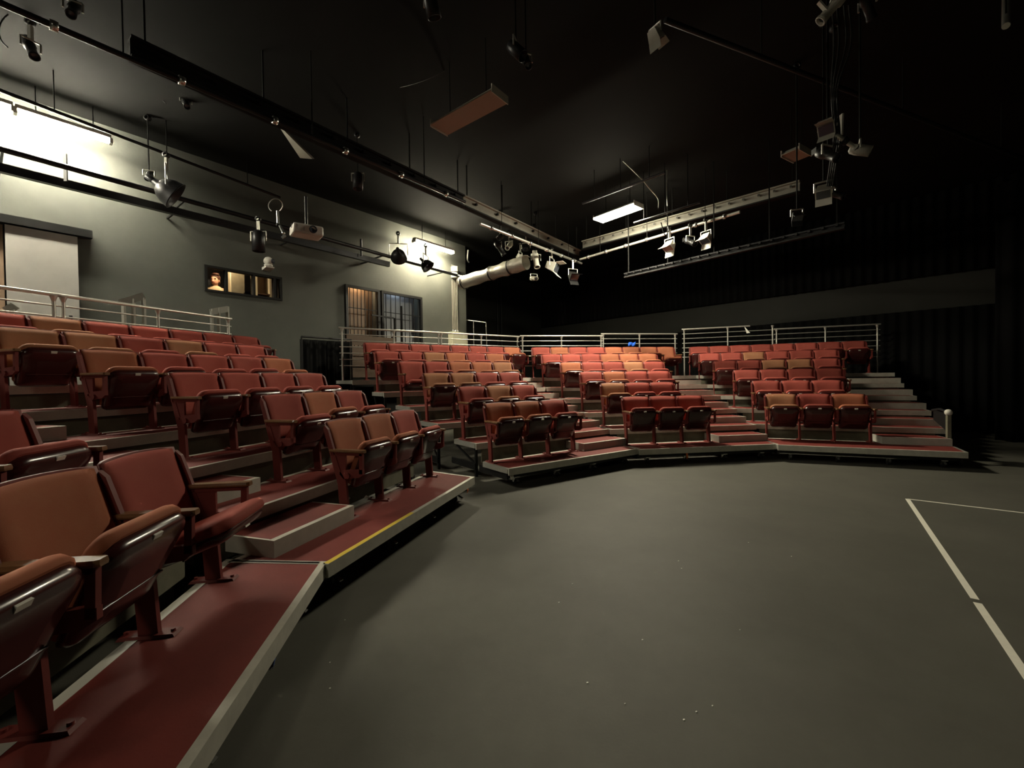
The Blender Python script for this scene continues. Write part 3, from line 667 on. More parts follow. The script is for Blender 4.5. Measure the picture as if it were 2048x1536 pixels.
panel_light('panel_light', 'blazing boxed ceiling light above the centre bank', [(1189, 437), (1205, 446), (1283.6, 418), (1271, 407)], 5.4, 'panel_glow')
fill_light('unseen boxed ceiling light added behind the camera to light seat fronts', (-2.6, -5.0, 5.4), R_(-40))  # unseen fixture added to light the seat fronts
panel_light('panel_light', 'large unlit brownish boxed ceiling light near top centre', [(860, 249), (897, 271), (1015.7, 205), (982, 183)], 5.3, 'dead_lens')
panel_light('panel_light', 'small dim unlit ceiling light at right near the cable bundle', [(1571, 308), (1580, 328), (1613, 313), (1606, 295)], 5.3, 'dead_lens')

# ------------------------------------------------------------------ beams, pipes and rigging overhead
def beam(label, pa, pb, z, wid, ht, clips, name='ceiling_beam', material='beam_paint', clipm='chrome'):
    a = at_z(*pa, z); b = at_z(*pb, z); c = (a+b)/2; d = (b-a).normalized(); L = (b-a).length; rz = math.atan2(d.y, d.x)
    t = thing(name, label, 'beam', c, rz)
    part('web', MB().box(-L/2, L/2, -.015, .015, .03, ht-.03), material, t)
    part('lower_flange', MB().box(-L/2, L/2, -wid/2, wid/2, 0, .03), 'black_paint', t); part('upper_flange', MB().box(-L/2, L/2, -wid/2, wid/2, ht-.03, ht), material, t)
    for k in range(clips):
        x = -L/2 + L*(k+.5)/clips
        for sgn in ((-1,)): part('cable_clip', MB().box(x-.02, x+.02, sgn*.05-.03, sgn*.05+.03, ht*.55, ht*.55+.045), clipm, t)
    for x in [L*(i/4-.5)*.95 for i in range(5)]: part('hanger', MB().bar((x, 0, ht), (x, 0, CEIL-z), .02, .02), 'ceiling_black', t)
    return t, a, b
beam('shaded stretch of the beige ceiling beam, coloured black, from upper left', (260, 118), (925, 414), 5.25, .15, .25, 10, material='steel_black', clipm='steel_black')  # same beam as the beige end; its shade is put into black colour
beam('lit end of the beige ceiling beam with black cable clips left of the corner', (926, 414.5), (1158, 517), 5.25, .15, .25, 7, clipm='steel_black')
beam('beige ceiling beam with bright clips below the lit panel', (1166, 500), (1600, 386), 5.25, .15, .25, 18)
beam('dim perforated beam below and right of the clipped beam', (1250, 556), (1690, 458), 4.1, .10, .12, 22, name='perforated_beam', clipm='steel_black', material='steel_pipe')
def pipe(name, label, pa, pb, za, zb, r, m_='steel_pipe', cat='pipe', clamps=0, drop_to=None):
    a = at_z(*pa, za); b = at_z(*pb, zb); c = (a+b)/2
    t = thing(name, label, cat, c); part('tube', MB().tube(a-c, b-c, r, 12), m_, t)
    for k in range(clamps):
        q = a+(b-a)*((k+.5)/clamps)-c; part('clamp', MB().lathe(q-(b-a).normalized()*.03, b-a, [(0, r), (0, r+.02), (.06, r+.02), (.06, r)], 10), 'chrome', t)
    for k in range(3):
        q = a+(b-a)*((k+.5)/3); part('hanger', MB().tube(q-c, V(q.x, q.y, CEIL)-c, .008, 6), 'ceiling_black', t)
    return a, b
pipe('lighting_pipe', 'pipe carrying spotlights under the long beige beam', (960, 447), (1163, 527), 5.0, 5.0, .033, 'rail_steel', clamps=6)
pipe('lighting_pipe', 'pipe carrying spotlights under the clipped beam at right', (1160, 519), (1480, 424), 5.0, 5.0, .033, 'rail_steel', clamps=7)
pipe('lighting_pipe', 'dark pipe crossing the upper left corner of the ceiling', (-60, -20), (930, 404), 5.0, 5.0, .03, clamps=6)
pipe('lighting_pipe', 'thin dark pipe just above the upper left tubes', (-40, 165), (560, 395), 5.6, 5.6, .025)
pipe('lighting_pipe', 'pipe on the ceiling beside the blazing light', (1165, 407), (1330, 345), 5.55, 5.55, .025)
pipe('lighting_pipe', 'grey pipe just below the blazing ceiling light', (1268, 446), (1400, 405), 5.1, 5.1, .022)
pipe('lighting_pipe', 'dark pipe crossing the upper right ceiling', (1330, 40), (2080, 330), 5.4, 5.4, .03)
pipe('lighting_pipe', 'vertical pale drop pipe at the upper right edge', (2012, -40), (2012, 52), 5.9, 4.9, .03, 'rail_steel')
# cables
def cable(label, pts, r, m_='rubber', cat='cable', name='cable'):
    c = Vector(pts[0]); P_ = [pts[0]*2-pts[1]] + list(pts) + [pts[-1]*2-pts[-2]]; out = []
    for i in range(1, len(P_)-2):
        p0, p1, p2, p3 = P_[i-1:i+3]
        for k in range(4):
            t = k/4; out.append(.5*((2*p1)+(p2-p0)*t+(2*p0-5*p1+4*p2-p3)*t*t+(3*p1-p0-3*p2+p3)*t**3)-c)
    out.append(pts[-1]-c); n = 6; vs = []; mb = MB()
    for i, q in enumerate(out):
        d = (out[min(i+1, len(out)-1)]-out[max(i-1, 0)]).normalized(); up = Vector((0, 0, 1)) if abs(d.z) < .9 else Vector((1, 0, 0)); x = d.cross(up).normalized(); y = x.cross(d)
        vs += [q+(x*math.cos(2*PI*j/n)+y*math.sin(2*PI*j/n))*r for j in range(n)]
    mb.add(vs, [(i*n+j, i*n+(j+1) % n, (i+1)*n+(j+1) % n, (i+1)*n+j) for i in range(len(out)-1) for j in range(n)], True)
    return tag(part(name, mb, m_, loc=c), label, cat)
def ring(px, py, dep, rp, label, turns=.85, m_='steel_pipe'):
    pts = []
    for k in range(15):
        t = 2*PI*turns*k/14+2.2; pts.append(at_depth(px+rp*math.cos(t), py+rp*math.sin(t)*.95, dep+.02*k))
    cable(label, pts, .008, m_)
ring(350, 183, 7.0, 31, 'looped cable hanging above the upper left scoop light')
ring(40, 62, 5.2, 42, 'looped cable in the top left corner of the ceiling', .6)
ring(551, 411, 8.0, 14, 'small looped cable beside the projector', .8, 'rail_steel')
cable('slack cable running from ceiling down to the blazing light', [at_depth(*q) for q in ((1245, 321, 9.2), (1280, 355, 9.4), (1300, 378, 9.6), (1316, 398, 9.8), (1317, 416, 9.8))], .012, 'rail_steel')
cable('cable sagging from the upper left tube fitting', [at_depth(*q) for q in ((205, 288, 8.0), (228, 298, 8.0), (240, 305, 8.0), (250, 320, 8.0))], .010, 'rail_steel')
cable('pale vertical wire hanging right of the blazing light', [at_depth(*q) for q in ((1334, 340, 9.0), (1334, 365, 9.0), (1334, 390, 9.0), (1335, 412, 9.0))], .010, 'rail_steel')
cable('black cable hanging across the clipped beam', [at_depth(*q) for q in ((1322, 445, 8.6), (1330, 470, 8.6), (1338, 460, 8.6), (1334, 447, 8.6))], .010)
cable('fine wire sloping across the dark ceiling above the large unlit light', [at_depth(*q) for q in ((800, 175, 6.6), (850, 160, 6.5), (900, 135, 6.4), (945, 103, 6.3))], .006, 'steel_pipe')
cable('grey hanging strip below the glowing corner strip light', [at_depth(*q) for q in ((936, 500, 11.5), (935, 510, 11.5), (935, 520, 11.5), (938, 525, 11.5))], .018, 'rail_steel')

def frame_mat(d):
    d = Vector(d).normalized(); up = Vector((0, 0, 1)) if abs(d.z) < .97 else Vector((0, 1, 0))
    x = d.cross(up).normalized(); y = x.cross(d).normalized()
    return x, y, d
def spotlight(label, px, py, dep, aim, size=1.0, m_='steel_black', hang=.25, style='profile', group='hanging stage spotlights', hook='rail_steel'):
    c = at_depth(px, py, dep); t = thing('stage_spotlight', label, 'spotlight', c, 0, group)
    x, y, d = frame_mat(aim); s_ = size
    if style == 'profile':
        b_ = part('body', MB().lathe(-d*.22*s_, d, [(0, 0), (0, .06*s_), (.02*s_, .085*s_), (.16*s_, .09*s_), (.18*s_, .07*s_), (.38*s_, .07*s_), (.40*s_, .08*s_), (.44*s_, .08*s_), (.44*s_, .062*s_), (.40*s_, .058*s_)], 14), m_, t)
        part('lens', MB().lathe(d*.17*s_, d, [(0, .06*s_), (.012*s_, .03*s_), (.015*s_, 0)], 14), 'lens_glass', b_)
        part('lamp_cap', MB().box(-.06*s_, .06*s_, -.06*s_, .06*s_, -.05*s_, .05*s_), m_, b_, loc=-d*.25*s_)
    elif style == 'scoop':
        b_ = part('body', MB().lathe(-d*.2*s_, d, [(0, 0), (0, .05*s_), (.06*s_, .06*s_), (.08*s_, .11*s_), (.14*s_, .17*s_), (.22*s_, .21*s_), (.32*s_, .23*s_), (.335*s_, .24*s_), (.335*s_, .225*s_), (.22*s_, .19*s_), (.12*s_, .10*s_)], 20), m_, t)
        part('lamp_cap', MB().lathe(-d*.30*s_, d, [(0, 0), (0, .045*s_), (.12*s_, .05*s_)], 12), m_, b_)
        part('bulb', MB().sphere(d*.02*s_, .06*s_), 'lens_glass', b_)
    elif style == 'par':
        b_ = part('body', MB().lathe(-d*.18*s_, d, [(0, 0), (0, .05*s_), (.03*s_, .085*s_), (.12*s_, .10*s_), (.36*s_, .10*s_), (.36*s_, .092*s_), (.14*s_, .09*s_)], 16), m_, t)
        part('lens', MB().lathe(d*.08*s_, d, [(0, .09*s_), (.01, .05*s_), (.015, 0)], 16), 'lens_glass', b_)
    else:                                        # box flood with barn doors
        x2, y2 = x*.12*s_, y*.09*s_
        mb = MB(); mb.hexa([-d*.1*s_-x2*.7-y2*.7, -d*.1*s_+x2*.7-y2*.7, -d*.1*s_+x2*.7+y2*.7, -d*.1*s_-x2*.7+y2*.7], [d*.1*s_-x2-y2, d*.1*s_+x2-y2, d*.1*s_+x2+y2, d*.1*s_-x2+y2]); b_ = part('body', mb, m_, t)
        part('lens', MB().hexa([d*.1*s_-x2*.85-y2*.85, d*.1*s_+x2*.85-y2*.85, d*.1*s_+x2*.85+y2*.85, d*.1*s_-x2*.85+y2*.85], [d*.11*s_-x2*.85-y2*.85, d*.11*s_+x2*.85-y2*.85, d*.11*s_+x2*.85+y2*.85, d*.11*s_-x2*.85+y2*.85]), 'lens_glass', b_)
        for sg in (-1, 1):
            part('barn_door', MB().hexa([d*.1*s_+y2*sg-x2, d*.1*s_+y2*sg+x2, d*.22*s_+y2*sg*1.6+x2, d*.22*s_+y2*sg*1.6-x2], [d*.1*s_+y2*sg*1.06-x2, d*.1*s_+y2*sg*1.06+x2, d*.22*s_+y2*sg*1.66+x2, d*.22*s_+y2*sg*1.66-x2]), m_, b_)
    R = .13*s_ if style != 'scoop' else .26*s_
    h = V(x.x, x.y, 0).normalized() if abs(x.z) < .9 else V(1, 0, 0)
    yk = part('yoke', MB().path([h*R, h*R+V(0, 0, R*1.25), -h*R+V(0, 0, R*1.25), -h*R], .011*max(1, s_*.8), 6), hook, t)
    cw = .02 if hang < .4 else .008
    part('clamp', MB().box(-cw, cw, -cw, cw, R*1.25, R*1.25+hang), hook if hang < .4 else 'ceiling_black', t)
    part('hook', MB().lathe(V(0, -.03, R*1.25+hang), (0, 1, 0), [(0, .03), (0, .05), (.06, .05), (.06, .03)], 10), 'steel_black', t)
    return t
spotlight('large dull grey scoop light on the pipe at upper left', 334, 380, 7.2, (.75, .55, -.6), 1.05, 'steel_pipe', style='scoop')
spotlight('round black scoop light facing out above the barred gates', 797, 510, 10.4, (-.15, .9, -.35), .85, 'steel_black', style='scoop')
spotlight('black scoop light tipped down beside the glowing strip light', 852, 529, 11.0, (.65, -.1, -.75), .75, 'steel_black', style='scoop')
spotlight('grey can light pointing down under the wall pipe', 517, 482, 8.4, (0, 0, -1), 1.15, 'steel_pipe', style='par')
BL = [(1000, 497, 9.6, (.5, .2, -.8), .8, 'steel_black', 'profile', 'small black spotlight at left end of the crowded pipe'),
      (1018, 492, 9.7, (-.3, -.8, -.6), .7, 'white_metal', 'profile', 'small pale spotlight second along the crowded pipe'),
      (1041, 515, 9.8, (.7, -.3, -.5), .8, 'white_metal', 'box', 'pale flood with open flaps over the foil duct'),
      (1052, 497, 9.9, (-.2, -.9, -.3), .8, 'steel_black', 'profile', 'black spotlight facing out midway on the crowded pipe'),
      (1072, 521, 9.7, (.1, -.4, -.9), .9, 'white_metal', 'profile', 'slim pale spotlight pointing down on the crowded pipe'),
      (1104, 533, 9.7, (.75, -.35, -.35), 1.2, 'white_metal', 'box', 'large pale box flood hanging by its yoke'),
      (1146, 551, 9.9, (.3, -.7, -.6), .95, 'steel_black', 'box', 'dark flood at the right end of the crowded pipe'),
      (1068, 557, 10.5, (.3, -.8, -.2), .7, 'beam_paint', 'profile', 'dim spotlight low beyond the foil duct end'),
      (1339, 491, 8.1, (-.5, -.3, -.8), .85, 'white_metal', 'box', 'pale flood left of two under the clipped beam'),
      (1412, 476, 7.7, (-.5, -.3, -.8), .8, 'white_metal', 'box', 'pale flood right of two under the clipped beam'),
      (1381, 484, 7.9, (.2, -.8, -.5), .7, 'steel_black', 'profile', 'black spotlight between the two pale floods'),
      (1647, 382, 5.6, (-.4, -.5, -.8), .75, 'white_metal', 'box', 'pale flood at the bottom of the right hand cable bundle'),
      (1668, 388, 5.7, (.5, -.6, -.5), .6, 'steel_black', 'profile', 'black spotlight just right of the pale flood in the bundle'),
      (1594, 432, 6.4, (-.2, -.6, -.8), .6, 'steel_pipe', 'box', 'dim flood below the small unlit ceiling light'),
      (1655, 258, 5.0, (-.6, -.5, -.4), .7, 'beam_paint', 'box', 'grey flood at left end of the short cross pipe'),
      (1720, 300, 5.0, (.7, -.5, -.4), .6, 'beam_paint', 'par', 'grey can light at right end of the short cross pipe'),
      (1656, 310, 5.1, (.2, -.7, -.6), .7, 'steel_black', 'profile', 'black spotlight below the short cross pipe'),
      (1310, 70, 4.6, (.5, .3, -.8), .6, 'beam_paint', 'box', 'dim grey flood near the top centre of the ceiling'),
      (1032, 100, 5.0, (.6, -.2, -.7), .7, 'steel_pipe', 'par', 'dim can light above the large unlit ceiling light'),
      (1052, 122, 5.1, (.2, -.5, -.8), .6, 'steel_pipe', 'profile', 'dim spotlight right of the large unlit ceiling light'),
      (862, 6, 4.2, (.2, .3, -.9), .7, 'steel_pipe', 'par', 'dim can light at the top edge left of centre'),
      (1665, 14, 4.4, (-.6, .3, -.7), .7, 'beam_paint', 'profile', 'dim grey spotlight left of the bundle at top edge'),
      (1735, 14, 4.4, (.6, .3, -.7), .6, 'steel_pipe', 'profile', 'dark spotlight right of the bundle at top edge'),
      (62, 98, 5.4, (.5, -.2, -.8), .7, 'steel_pipe', 'profile', 'dim spotlight below the looped cable at top left'),
      (372, 205, 7.0, (.4, -.4, -.8), .6, 'steel_black', 'profile', 'black spotlight beside the looped cable at upper left'),
      (298, 352, 7.4, (.3, -.6, -.6), .6, 'steel_black', 'profile', 'small black spotlight just left of the large scoop light'),
      (716, 362, 8.0, (.0, -.1, -1), .9, 'steel_pipe', 'par', 'dim can light pointing down left of the bluish glow'),
      (146, 20, 4.6, (.3, -.5, -.8), .6, 'steel_pipe', 'profile', 'dark spotlight at the top edge above the left tubes'),
      (1003, 472, 9.4, (-.6, -.3, -.6), .6, 'steel_black', 'par', 'small black can light under the long beige beam')]
for i, (px, py, dep, aim, sz, m_, st, lab) in enumerate(BL):
    if i < 11 or i == 28: dep *= 1.2326; sz *= 1.2
    z = at_depth(px, py, dep).z; spotlight(lab, px, py, dep, aim, sz, m_, style=st, hang=.25 if i not in (0, 4, 7) and (i < 11 or i == 28) else CEIL-z-.1625*sz-.05)
# rigid brackets of the cable bundle
for lab, pa, pb, dep, w_ in (('pale flat bracket standing on the short cross pipe', (1683, 229), (1681, 272), 5.0, .05), ('dim slanted bracket at the top edge of the ceiling', (1637, 4), (1657, 26), 4.4, .04)):
    a, b = at_depth(*pa, dep), at_depth(*pb, dep); o = part('bracket', MB().bar(a-a, b-a, w_, .02), 'white_metal', loc=a); tag(o, lab, 'bracket')
a, b = at_depth(1658, 262, 5.0), at_depth(1722, 302, 5.0); c = (a+b)/2
t = thing('cross_pipe', 'short sloping grey cross pipe in the right hand cable bundle', 'pipe', c); part('tube', MB().tube(a-c, b-c, .025), 'rail_steel', t)
for f in (.1, .5, .9): q = a+(b-a)*f-c; part('clamp', MB().lathe(q-(b-a).normalized()*.03, b-a, [(0, .025), (0, .045), (.06, .045), (.06, .025)], 10), 'steel_black', t)
for k, (x0, x1) in enumerate(((1664, 1668), (1674, 1672), (1688, 1676), (1698, 1680))):
    cable(('first', 'second', 'third', 'fourth')[k]+' hanging cable from left in the right hand bundle', [at_depth(x0, 10, 4.6), at_depth(x0+4, 90, 4.7), at_depth(x1-5, 180, 4.8), at_depth(x1, 275, 5.0), at_depth(x1-8, 330, 5.2), at_depth(x1-14, 372, 5.5)], .009)
# foil duct
a = at_depth(922, 566, 13.2); b = at_depth(1052, 525, 11.6); c = (a+b)/2
t = thing('foil_duct', 'wrinkled silver foil air duct beside the conduits', 'duct', c)
nseg = 14; prof = []
random.seed(3)
for k in range(nseg+1): prof.append(((b-a).length*k/nseg, .19+random.uniform(-.022, .022)))
part('sleeve', MB().lathe(a-c, b-a, prof, 22), 'duct_foil', t)
for f in (.05, .5, .78): part('band', MB().lathe(a-c+(b-a)*f, b-a, [(0, .215), (.05, .215)], 22), 'steel_pipe', t)
part('end_cap', MB().lathe(a-c, b-a, [(0, 0), (0, .19), (.02, .20)], 22), 'duct_foil', t)
# projector on the wall pipe
pj = at_depth(613, 463, 7.6)
fx = (at_depth(646, 468, 7.4)-at_depth(600, 455, 7.3)); fx = V(fx.x, fx.y, 0).normalized()
t = thing('projector', 'white projector hanging from the wall pipe', 'projector', pj, R_(38))
part('body', MB().hexa([(-.25, -.14, -.09), (.25, -.18, -.09), (.25, .19, -.09), (-.25, .19, -.09)], [(-.24, -.17, .08), (.24, -.2, .08), (.24, .19, .08), (-.24, .19, .08)]), 'projector_white', t, .03)
part('lens', MB().lathe((.07, -.15, .0), (0, -1, 0), [(0, .065), (.05, .065), (.05, .055), (.03, .04), (.03, 0)], 18), 'lens_glass', t)
part('mount_pole', MB().tube((0, 0, .08), (0, 0, .62), .025), 'steel_black', t); part('mount_plate', MB().box(-.1, .1, -.08, .08, .08, .10), 'steel_black', t)
for x in (-.1, .0, .1): part('vent', MB().box(x-.2+.02, x-.2+.03, -.172, -.165, -.04, .04), 'grey_panel', t)
# articulated bright arm beside it
pts = [at_depth(*q) for q in ((555, 422, 7.8), (556, 450, 7.8), (560, 452, 7.8), (567, 466, 7.7), (572, 472, 7.7))]
c = Vector(pts[0]); t = thing('jointed_boom', 'bright jointed metal boom left of the projector', 'boom', c)
part('segment', MB().tube(pts[0]-c, pts[1]-c, .022), 'chrome', t); part('segment', MB().tube(pts[2]-c, pts[3]-c, .026), 'chrome', t); part('joint', MB().sphere(pts[1]-c, .035), 'steel_black', t); part('joint', MB().sphere(pts[3]-c, .032), 'chrome', t); part('foot', MB().bar(at_depth(564, 476, 7.7)-c, at_depth(571, 470, 7.7)-c, .03, .04), 'chrome', t)
# dark triangular baffle
a, b_, c_ = at_depth(553, 246, 6.6), at_depth(625, 318, 6.9), at_depth(600, 316, 7.1); c = a
dn = V(.02, .03, .02); o = part('baffle', MB().hexa([a-c, b_-c, c_-c], [a-c+dn, b_-c+dn, c_-c+dn]), 'beam_paint', loc=c); tag(o, 'dim grey triangular baffle hanging at upper left of centre', 'panel')

# ------------------------------------------------------------------ person in the booth
def build_person():
    pu = at_plane(430, 560, N1, WN+.75).dot(U1)
    base = LW(pu, WN+.75, bz); k = 1.0
    t = thing('person', 'person with dark hair and pale shirt looking out of the booth', 'person', base, WA - .55)
    # skeleton facing local -y
    J = [((0, .0, .95), .145), ((0, .0, 1.12), .135), ((0, .0, 1.30), .15), ((0, -.0, 1.43), .085), ((0, -.01, 1.50), .055), ((0, -.02, 1.555), .062), ((0, -.025, 1.63), .088), ((0, -.015, 1.70), .075),
         ((.17, 0, 1.40), .065), ((.22, -.04, 1.14), .048), ((.16, -.24, 1.02), .036), ((.12, -.32, 1.02), .03),
         ((-.17, 0, 1.40), .065), ((-.22, -.04, 1.14), .048), ((-.16, -.24, 1.02), .036), ((-.12, -.32, 1.02), .03),
         ((.10, 0, .88), .10), ((.10, -.01, .48), .065), ((.10, .02, .08), .045), ((.10, -.14, .04), .04),
         ((-.10, 0, .88), .10), ((-.10, -.01, .48), .065), ((-.10, .02, .08), .045), ((-.10, -.14, .04), .04)]
    E_ = [(0,1),(1,2),(2,3),(3,4),(4,5),(5,6),(6,7),(2,8),(8,9),(9,10),(10,11),(2,12),(12,13),(13,14),(14,15),(0,16),(16,17),(17,18),(18,19),(0,20),(20,21),(21,22),(22,23)]
    me = bpy.data.meshes.new('body'); me.from_pydata([tuple(Vector(p)*k) for p, _ in J], E_, []); me.materials.append(MATS['skin'])
    o = link('body', me, t)
    md = o.modifiers.new('skin', 'SKIN'); 
    for v, (_, r) in zip(me.skin_vertices[0].data, J): v.radius = (r*k, r*k); v.use_root = False
    me.skin_vertices[0].data[0].use_root = True
    md.use_smooth_shade = True
    s2 = o.modifiers.new('sub', 'SUBSURF'); s2.levels = 2; s2.render_levels = 2
    S_ = lambda p: tuple(Vector(p)*k)
    # shirt follows the torso
    mb = MB(); n = 18; rings = [(.93, .19, .15), (1.05, .185, .145), (1.2, .20, .15), (1.34, .225, .145), (1.42, .19, .12), (1.47, .10, .09), (1.485, .085, .08)]
    vs = [S_((rx*math.cos(2*PI*i/n), ry*math.sin(2*PI*i/n), z)) for z, rx, ry in rings for i in range(n)]
    mb.add(vs, [(r*n+i, r*n+(i+1) % n, (r+1)*n+(i+1) % n, (r+1)*n+i) for r in range(len(rings)-1) for i in range(n)], True)
    for s_ in (-1, 1): mb.tube(S_((s_*.16, 0, 1.41)), S_((s_*.225, -.04, 1.14)), .085*k, 12, .07*k); mb.tube(S_((s_*.225, -.04, 1.15)), S_((s_*.165, -.23, 1.02)), .068*k, 12, .052*k)
    part('shirt', mb, 'shirt', t)
    mb = MB()
    for s_ in (-1, 1): mb.tube(S_((s_*.10, 0, .95)), S_((s_*.10, -.01, .48)), .125*k, 12, .09*k); mb.tube(S_((s_*.10, -.01, .49)), S_((s_*.10, .02, .07)), .09*k, 12, .075*k)
    part('trousers', mb, 'steel_black', t)
    mb = MB(); mb.sphere(S_((0, .012, 1.68)), .115*k, 14, 9, (.92, 1.0, .92)); mb.sphere(S_((0, .06, 1.60)), .09*k, 12, 8, (1, .7, 1.1)); mb.sphere(S_((.03, -.07, 1.745)), .055*k, 10, 6, (1.4, .8, .6))
    part('hair', mb, 'hair', t)
    fc = MB(); fc.sphere(S_((0, -.045, 1.605)), .092*k, 14, 10, (.86, .92, 1.18)); face = part('face', fc, 'skin', t)
    mb = MB(); mb.hexa([S_((-.014, -.125, 1.60)), S_((.014, -.125, 1.60)), S_((.018, -.155, 1.572)), S_((-.018, -.155, 1.572))], [S_((-.008, -.126, 1.635)), S_((.008, -.126, 1.635)), S_((.009, -.138, 1.60)), S_((-.009, -.138, 1.60))]); part('nose', mb, 'skin', face)
    for s_ in (-1, 1):
        part('eye', MB().sphere(S_((s_*.034, -.120, 1.628)), .012*k, 8, 6), 'eye', face); part('eyebrow', MB().bar(S_((s_*.018, -.128, 1.65)), S_((s_*.055, -.114, 1.652)), .008, .008), 'hair', face)
        part('ear', MB().sphere(S_((s_*.084, -.01, 1.61)), .028*k, 8, 6, (.4, .8, 1.2)), 'skin', face)
    part('mouth', MB().bar(S_((-.026, -.122, 1.548)), S_((.026, -.122, 1.548)), .012, .012), 'lip', face)
    for s_ in (-1, 1):
        hd = MB(); c = V(s_*.115, -.33, 1.02)
        hd.sphere(S_(c), .045*k, 8, 6, (.9, 1.1, .5))
        for f in range(4): hd.path([S_(c+V((f-1.5)*.02, -.035, 0)), S_(c+V((f-1.5)*.022, -.075+.006*abs(f-1.5), -.004)), S_(c+V((f-1.5)*.022, -.10+.01*abs(f-1.5), -.02))], .009*k, 6)
        hd.path([S_(c+V(-s_*.03, .0, 0)), S_(c+V(-s_*.055, -.03, 0)), S_(c+V(-s_*.058, -.055, -.008))], .010*k, 6)
        part('hand', hd, 'skin', t)
build_person()

# ------------------------------------------------------------------ floor tape, edge tape, litter and small things
def tape(label, pts, wd, m_='tape_white', z=.0, name='tape_strip'):
    a, b = [Vector((p[0], p[1], 0)) for p in pts]; d = (b-a).normalized(); s_ = V(-d.y, d.x, 0)*wd/2
    o = part(name, MB().hexa([a-a-s_, b-a-s_, b-a+s_, a-a+s_], [a-a-s_+V(0,0,.0015), b-a-s_+V(0,0,.0015), b-a+s_+V(0,0,.0015), a-a+s_+V(0,0,.0015)]), m_, loc=(a.x, a.y, z))
    return tag(o, label, 'tape')
q1, q2, q3, q4, q5 = at_z(1815, 998, 0), at_z(2500, 1080, 0), at_z(1950, 1198, 0), at_z(1955, 1206, 0), at_z(2200, 1569, 0)
tape('white floor tape strip leading away from the far tape corner', (q1, q3), .042)
tape('white floor tape strip nearest the camera at right edge', (q4, q5), .042)
tape('thin white floor tape strip running right from the tape corner', (q1, q2), .030)
a = bank_pt('A', -1.85, BANKS['A']['e']+.022, 0); b = bank_pt('A', -.72, BANKS['A']['e']+.022, 0)
tape('yellow safety tape along the front edge of the bank below the booth', (a, b), .04, 'tape_yellow', T(1)+.0032, 'edge_tape')
mb = MB(); random.seed(11)
for px, py in ((1357, 1122), (660, 1377), (1175, 1366), (1393, 1424), (1583, 1113), (1285, 1280), (1425, 1412), (1497, 1085), (1363, 1137), (1118, 1205), (1250, 1408), (660, 1325), (690, 1240), (1145, 1168), (1368, 1440), (1480, 1260)):
    q = at_z(px, py, 0); r = random.uniform(.0025, .005); mb.hexa([q+V(-r, -r, 0), q+V(r, -r*.6, 0), q+V(r*.7, r, 0), q+V(-r, r*.8, 0)], [q+V(-r, -r, .003), q+V(r, -r*.6, .004), q+V(r*.7, r, .003), q+V(-r, r*.8, .002)])
o = part('litter', mb, 'paper'); tag(o, 'scattered white specks of litter on the stage floor', 'litter', kind='stuff')
for k, ((px, py), lab) in enumerate((((683, 1001), 'left of two crumpled white paper bits by a seat foot'), ((695, 998), 'right of two crumpled white paper bits by a seat foot'), ((733, 996), 'larger folded white paper scrap behind the aisle step'))):
    q = at_z(px, py, T(1)+.004); s_ = .022
    o = part('paper_scrap', MB().hexa([(-s_, -s_, 0), (s_, -s_*.7, 0), (s_*1.1, s_, 0), (-s_*.8, s_, 0)], [(-s_*.8, -s_*.8, .012), (s_*.7, -s_*.9, .022), (s_, s_*.7, .010), (-s_*.6, s_*1.1, .024)]), 'paper', loc=q); tag(o, lab, 'paper', 'paper scraps on the left bank')
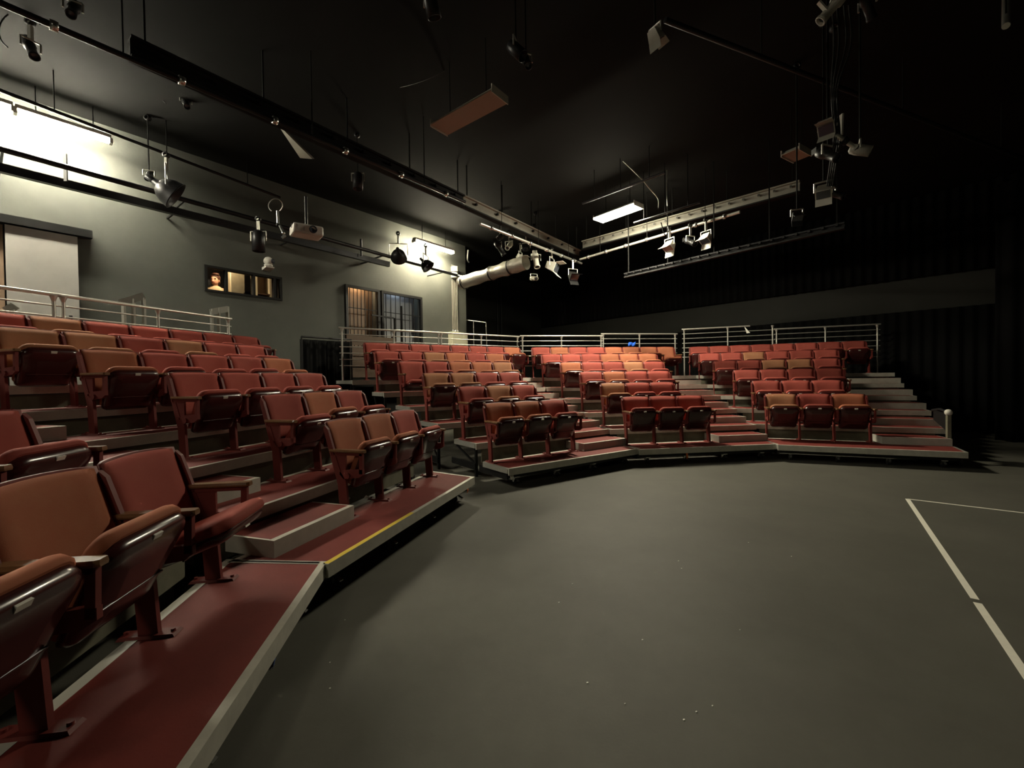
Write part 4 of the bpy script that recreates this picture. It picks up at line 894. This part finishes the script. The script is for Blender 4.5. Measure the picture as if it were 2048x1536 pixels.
# clips and tags under the platform fronts
def hang_tag(label, key, x, m_, h=.11, w_=.02, name='hanging_strap', cat='strap', y=.06):
    p = bank_pt(key, x, BANKS[key]['e']+y, T(1)-.10-h); mb = MB(); mb.hexa([(-w_, -.004, h), (w_, -.004, h), (w_, .004, h), (-w_, .004, h)], [(-w_*.7, -.012, h*.4), (w_*1.1, -.008, h*.4), (w_*1.1, 0, h*.4), (-w_*.7, -.004, h*.4)]); mb.hexa([(-w_*.7, -.012, h*.4), (w_*1.1, -.008, h*.4), (w_*1.1, 0, h*.4), (-w_*.7, -.004, h*.4)], [(-w_*.2, .0, 0), (w_*1.3, .004, 0), (w_*1.3, .01, 0), (-w_*.2, .006, 0)])
    o = part(name, mb, m_, loc=p); o.rotation_euler = (0, 0, BANKS[key]['th']); tag(o, label, cat)
hang_tag('blue tape tail hanging below the bank nearest the camera', 'Z', -.62, 'tape_blue', .12, .018)
hang_tag('orange strap hanging below the front of the centre bank', 'C', .28, 'orange_plastic', .10, .018)
hang_tag('orange strap at the right end of the bank below the booth', 'A', .66, 'orange_plastic', .08, .02)
hang_tag('white and red tag at the corner of the bank by the gates', 'B', -1.0, 'paper', .07, .03)
# end post and handrail of the far right steps
p0 = bank_pt('D', 2.27, -.22, T(1)); t = thing('step_handrail', 'short pale handrail post beside the far right steps', 'railing', p0, BANKS['D']['th'])
part('post', MB().bar((0, 0, 0), (0, 0, .52), .06, .05), 'plywood', t); part('knob', MB().sphere((0, 0, .56), .055, 10, 7), 'white_metal', t)
part('panel', MB().prism_x([(.04, .24), (.44, .40), (.44, .58), (.04, .53)], -.012, .012), 'steel_black', t); part('rail', MB().path([V(0, 0, .56), V(0, .25, .60), V(.0, .5, .56)], .022, 8), 'steel_pipe', t)
# a dark chair on another bank at the right picture edge
p = V(9.9, 7.6, 0)
t = thing('seating_bank', 'dark seating bank barely seen at the right picture edge', 'seating platform', p, R_(-52), 'wheeled seating banks')
part('deck', MB().box(-.2, 2.2, -.85, .1, T(1)-.03, T(1)), 'deck_red', t); part('front_trim', MB().box(-.2, 2.2, -.87, -.85, T(1)-.09, T(1)), 'aluminium', t); part('understructure', MB().box(-.1, 2.1, -.7, 0, .0, .04).box(-.1, -.05, -.7, 0, .04, T(1)-.03).box(2.05, 2.1, -.7, 0, .04, T(1)-.03), 'steel_black', t)
for k in range(3):
    pp = p + V(math.cos(R_(-52)), math.sin(R_(-52)), 0)*(.05+k*S) + V(0, 0, T(1)); make_seat(pp, R_(-52), 'R', f'dim red theatre seat, {ORD[k]} from left on bank at right picture edge', k == 2, R_(66))
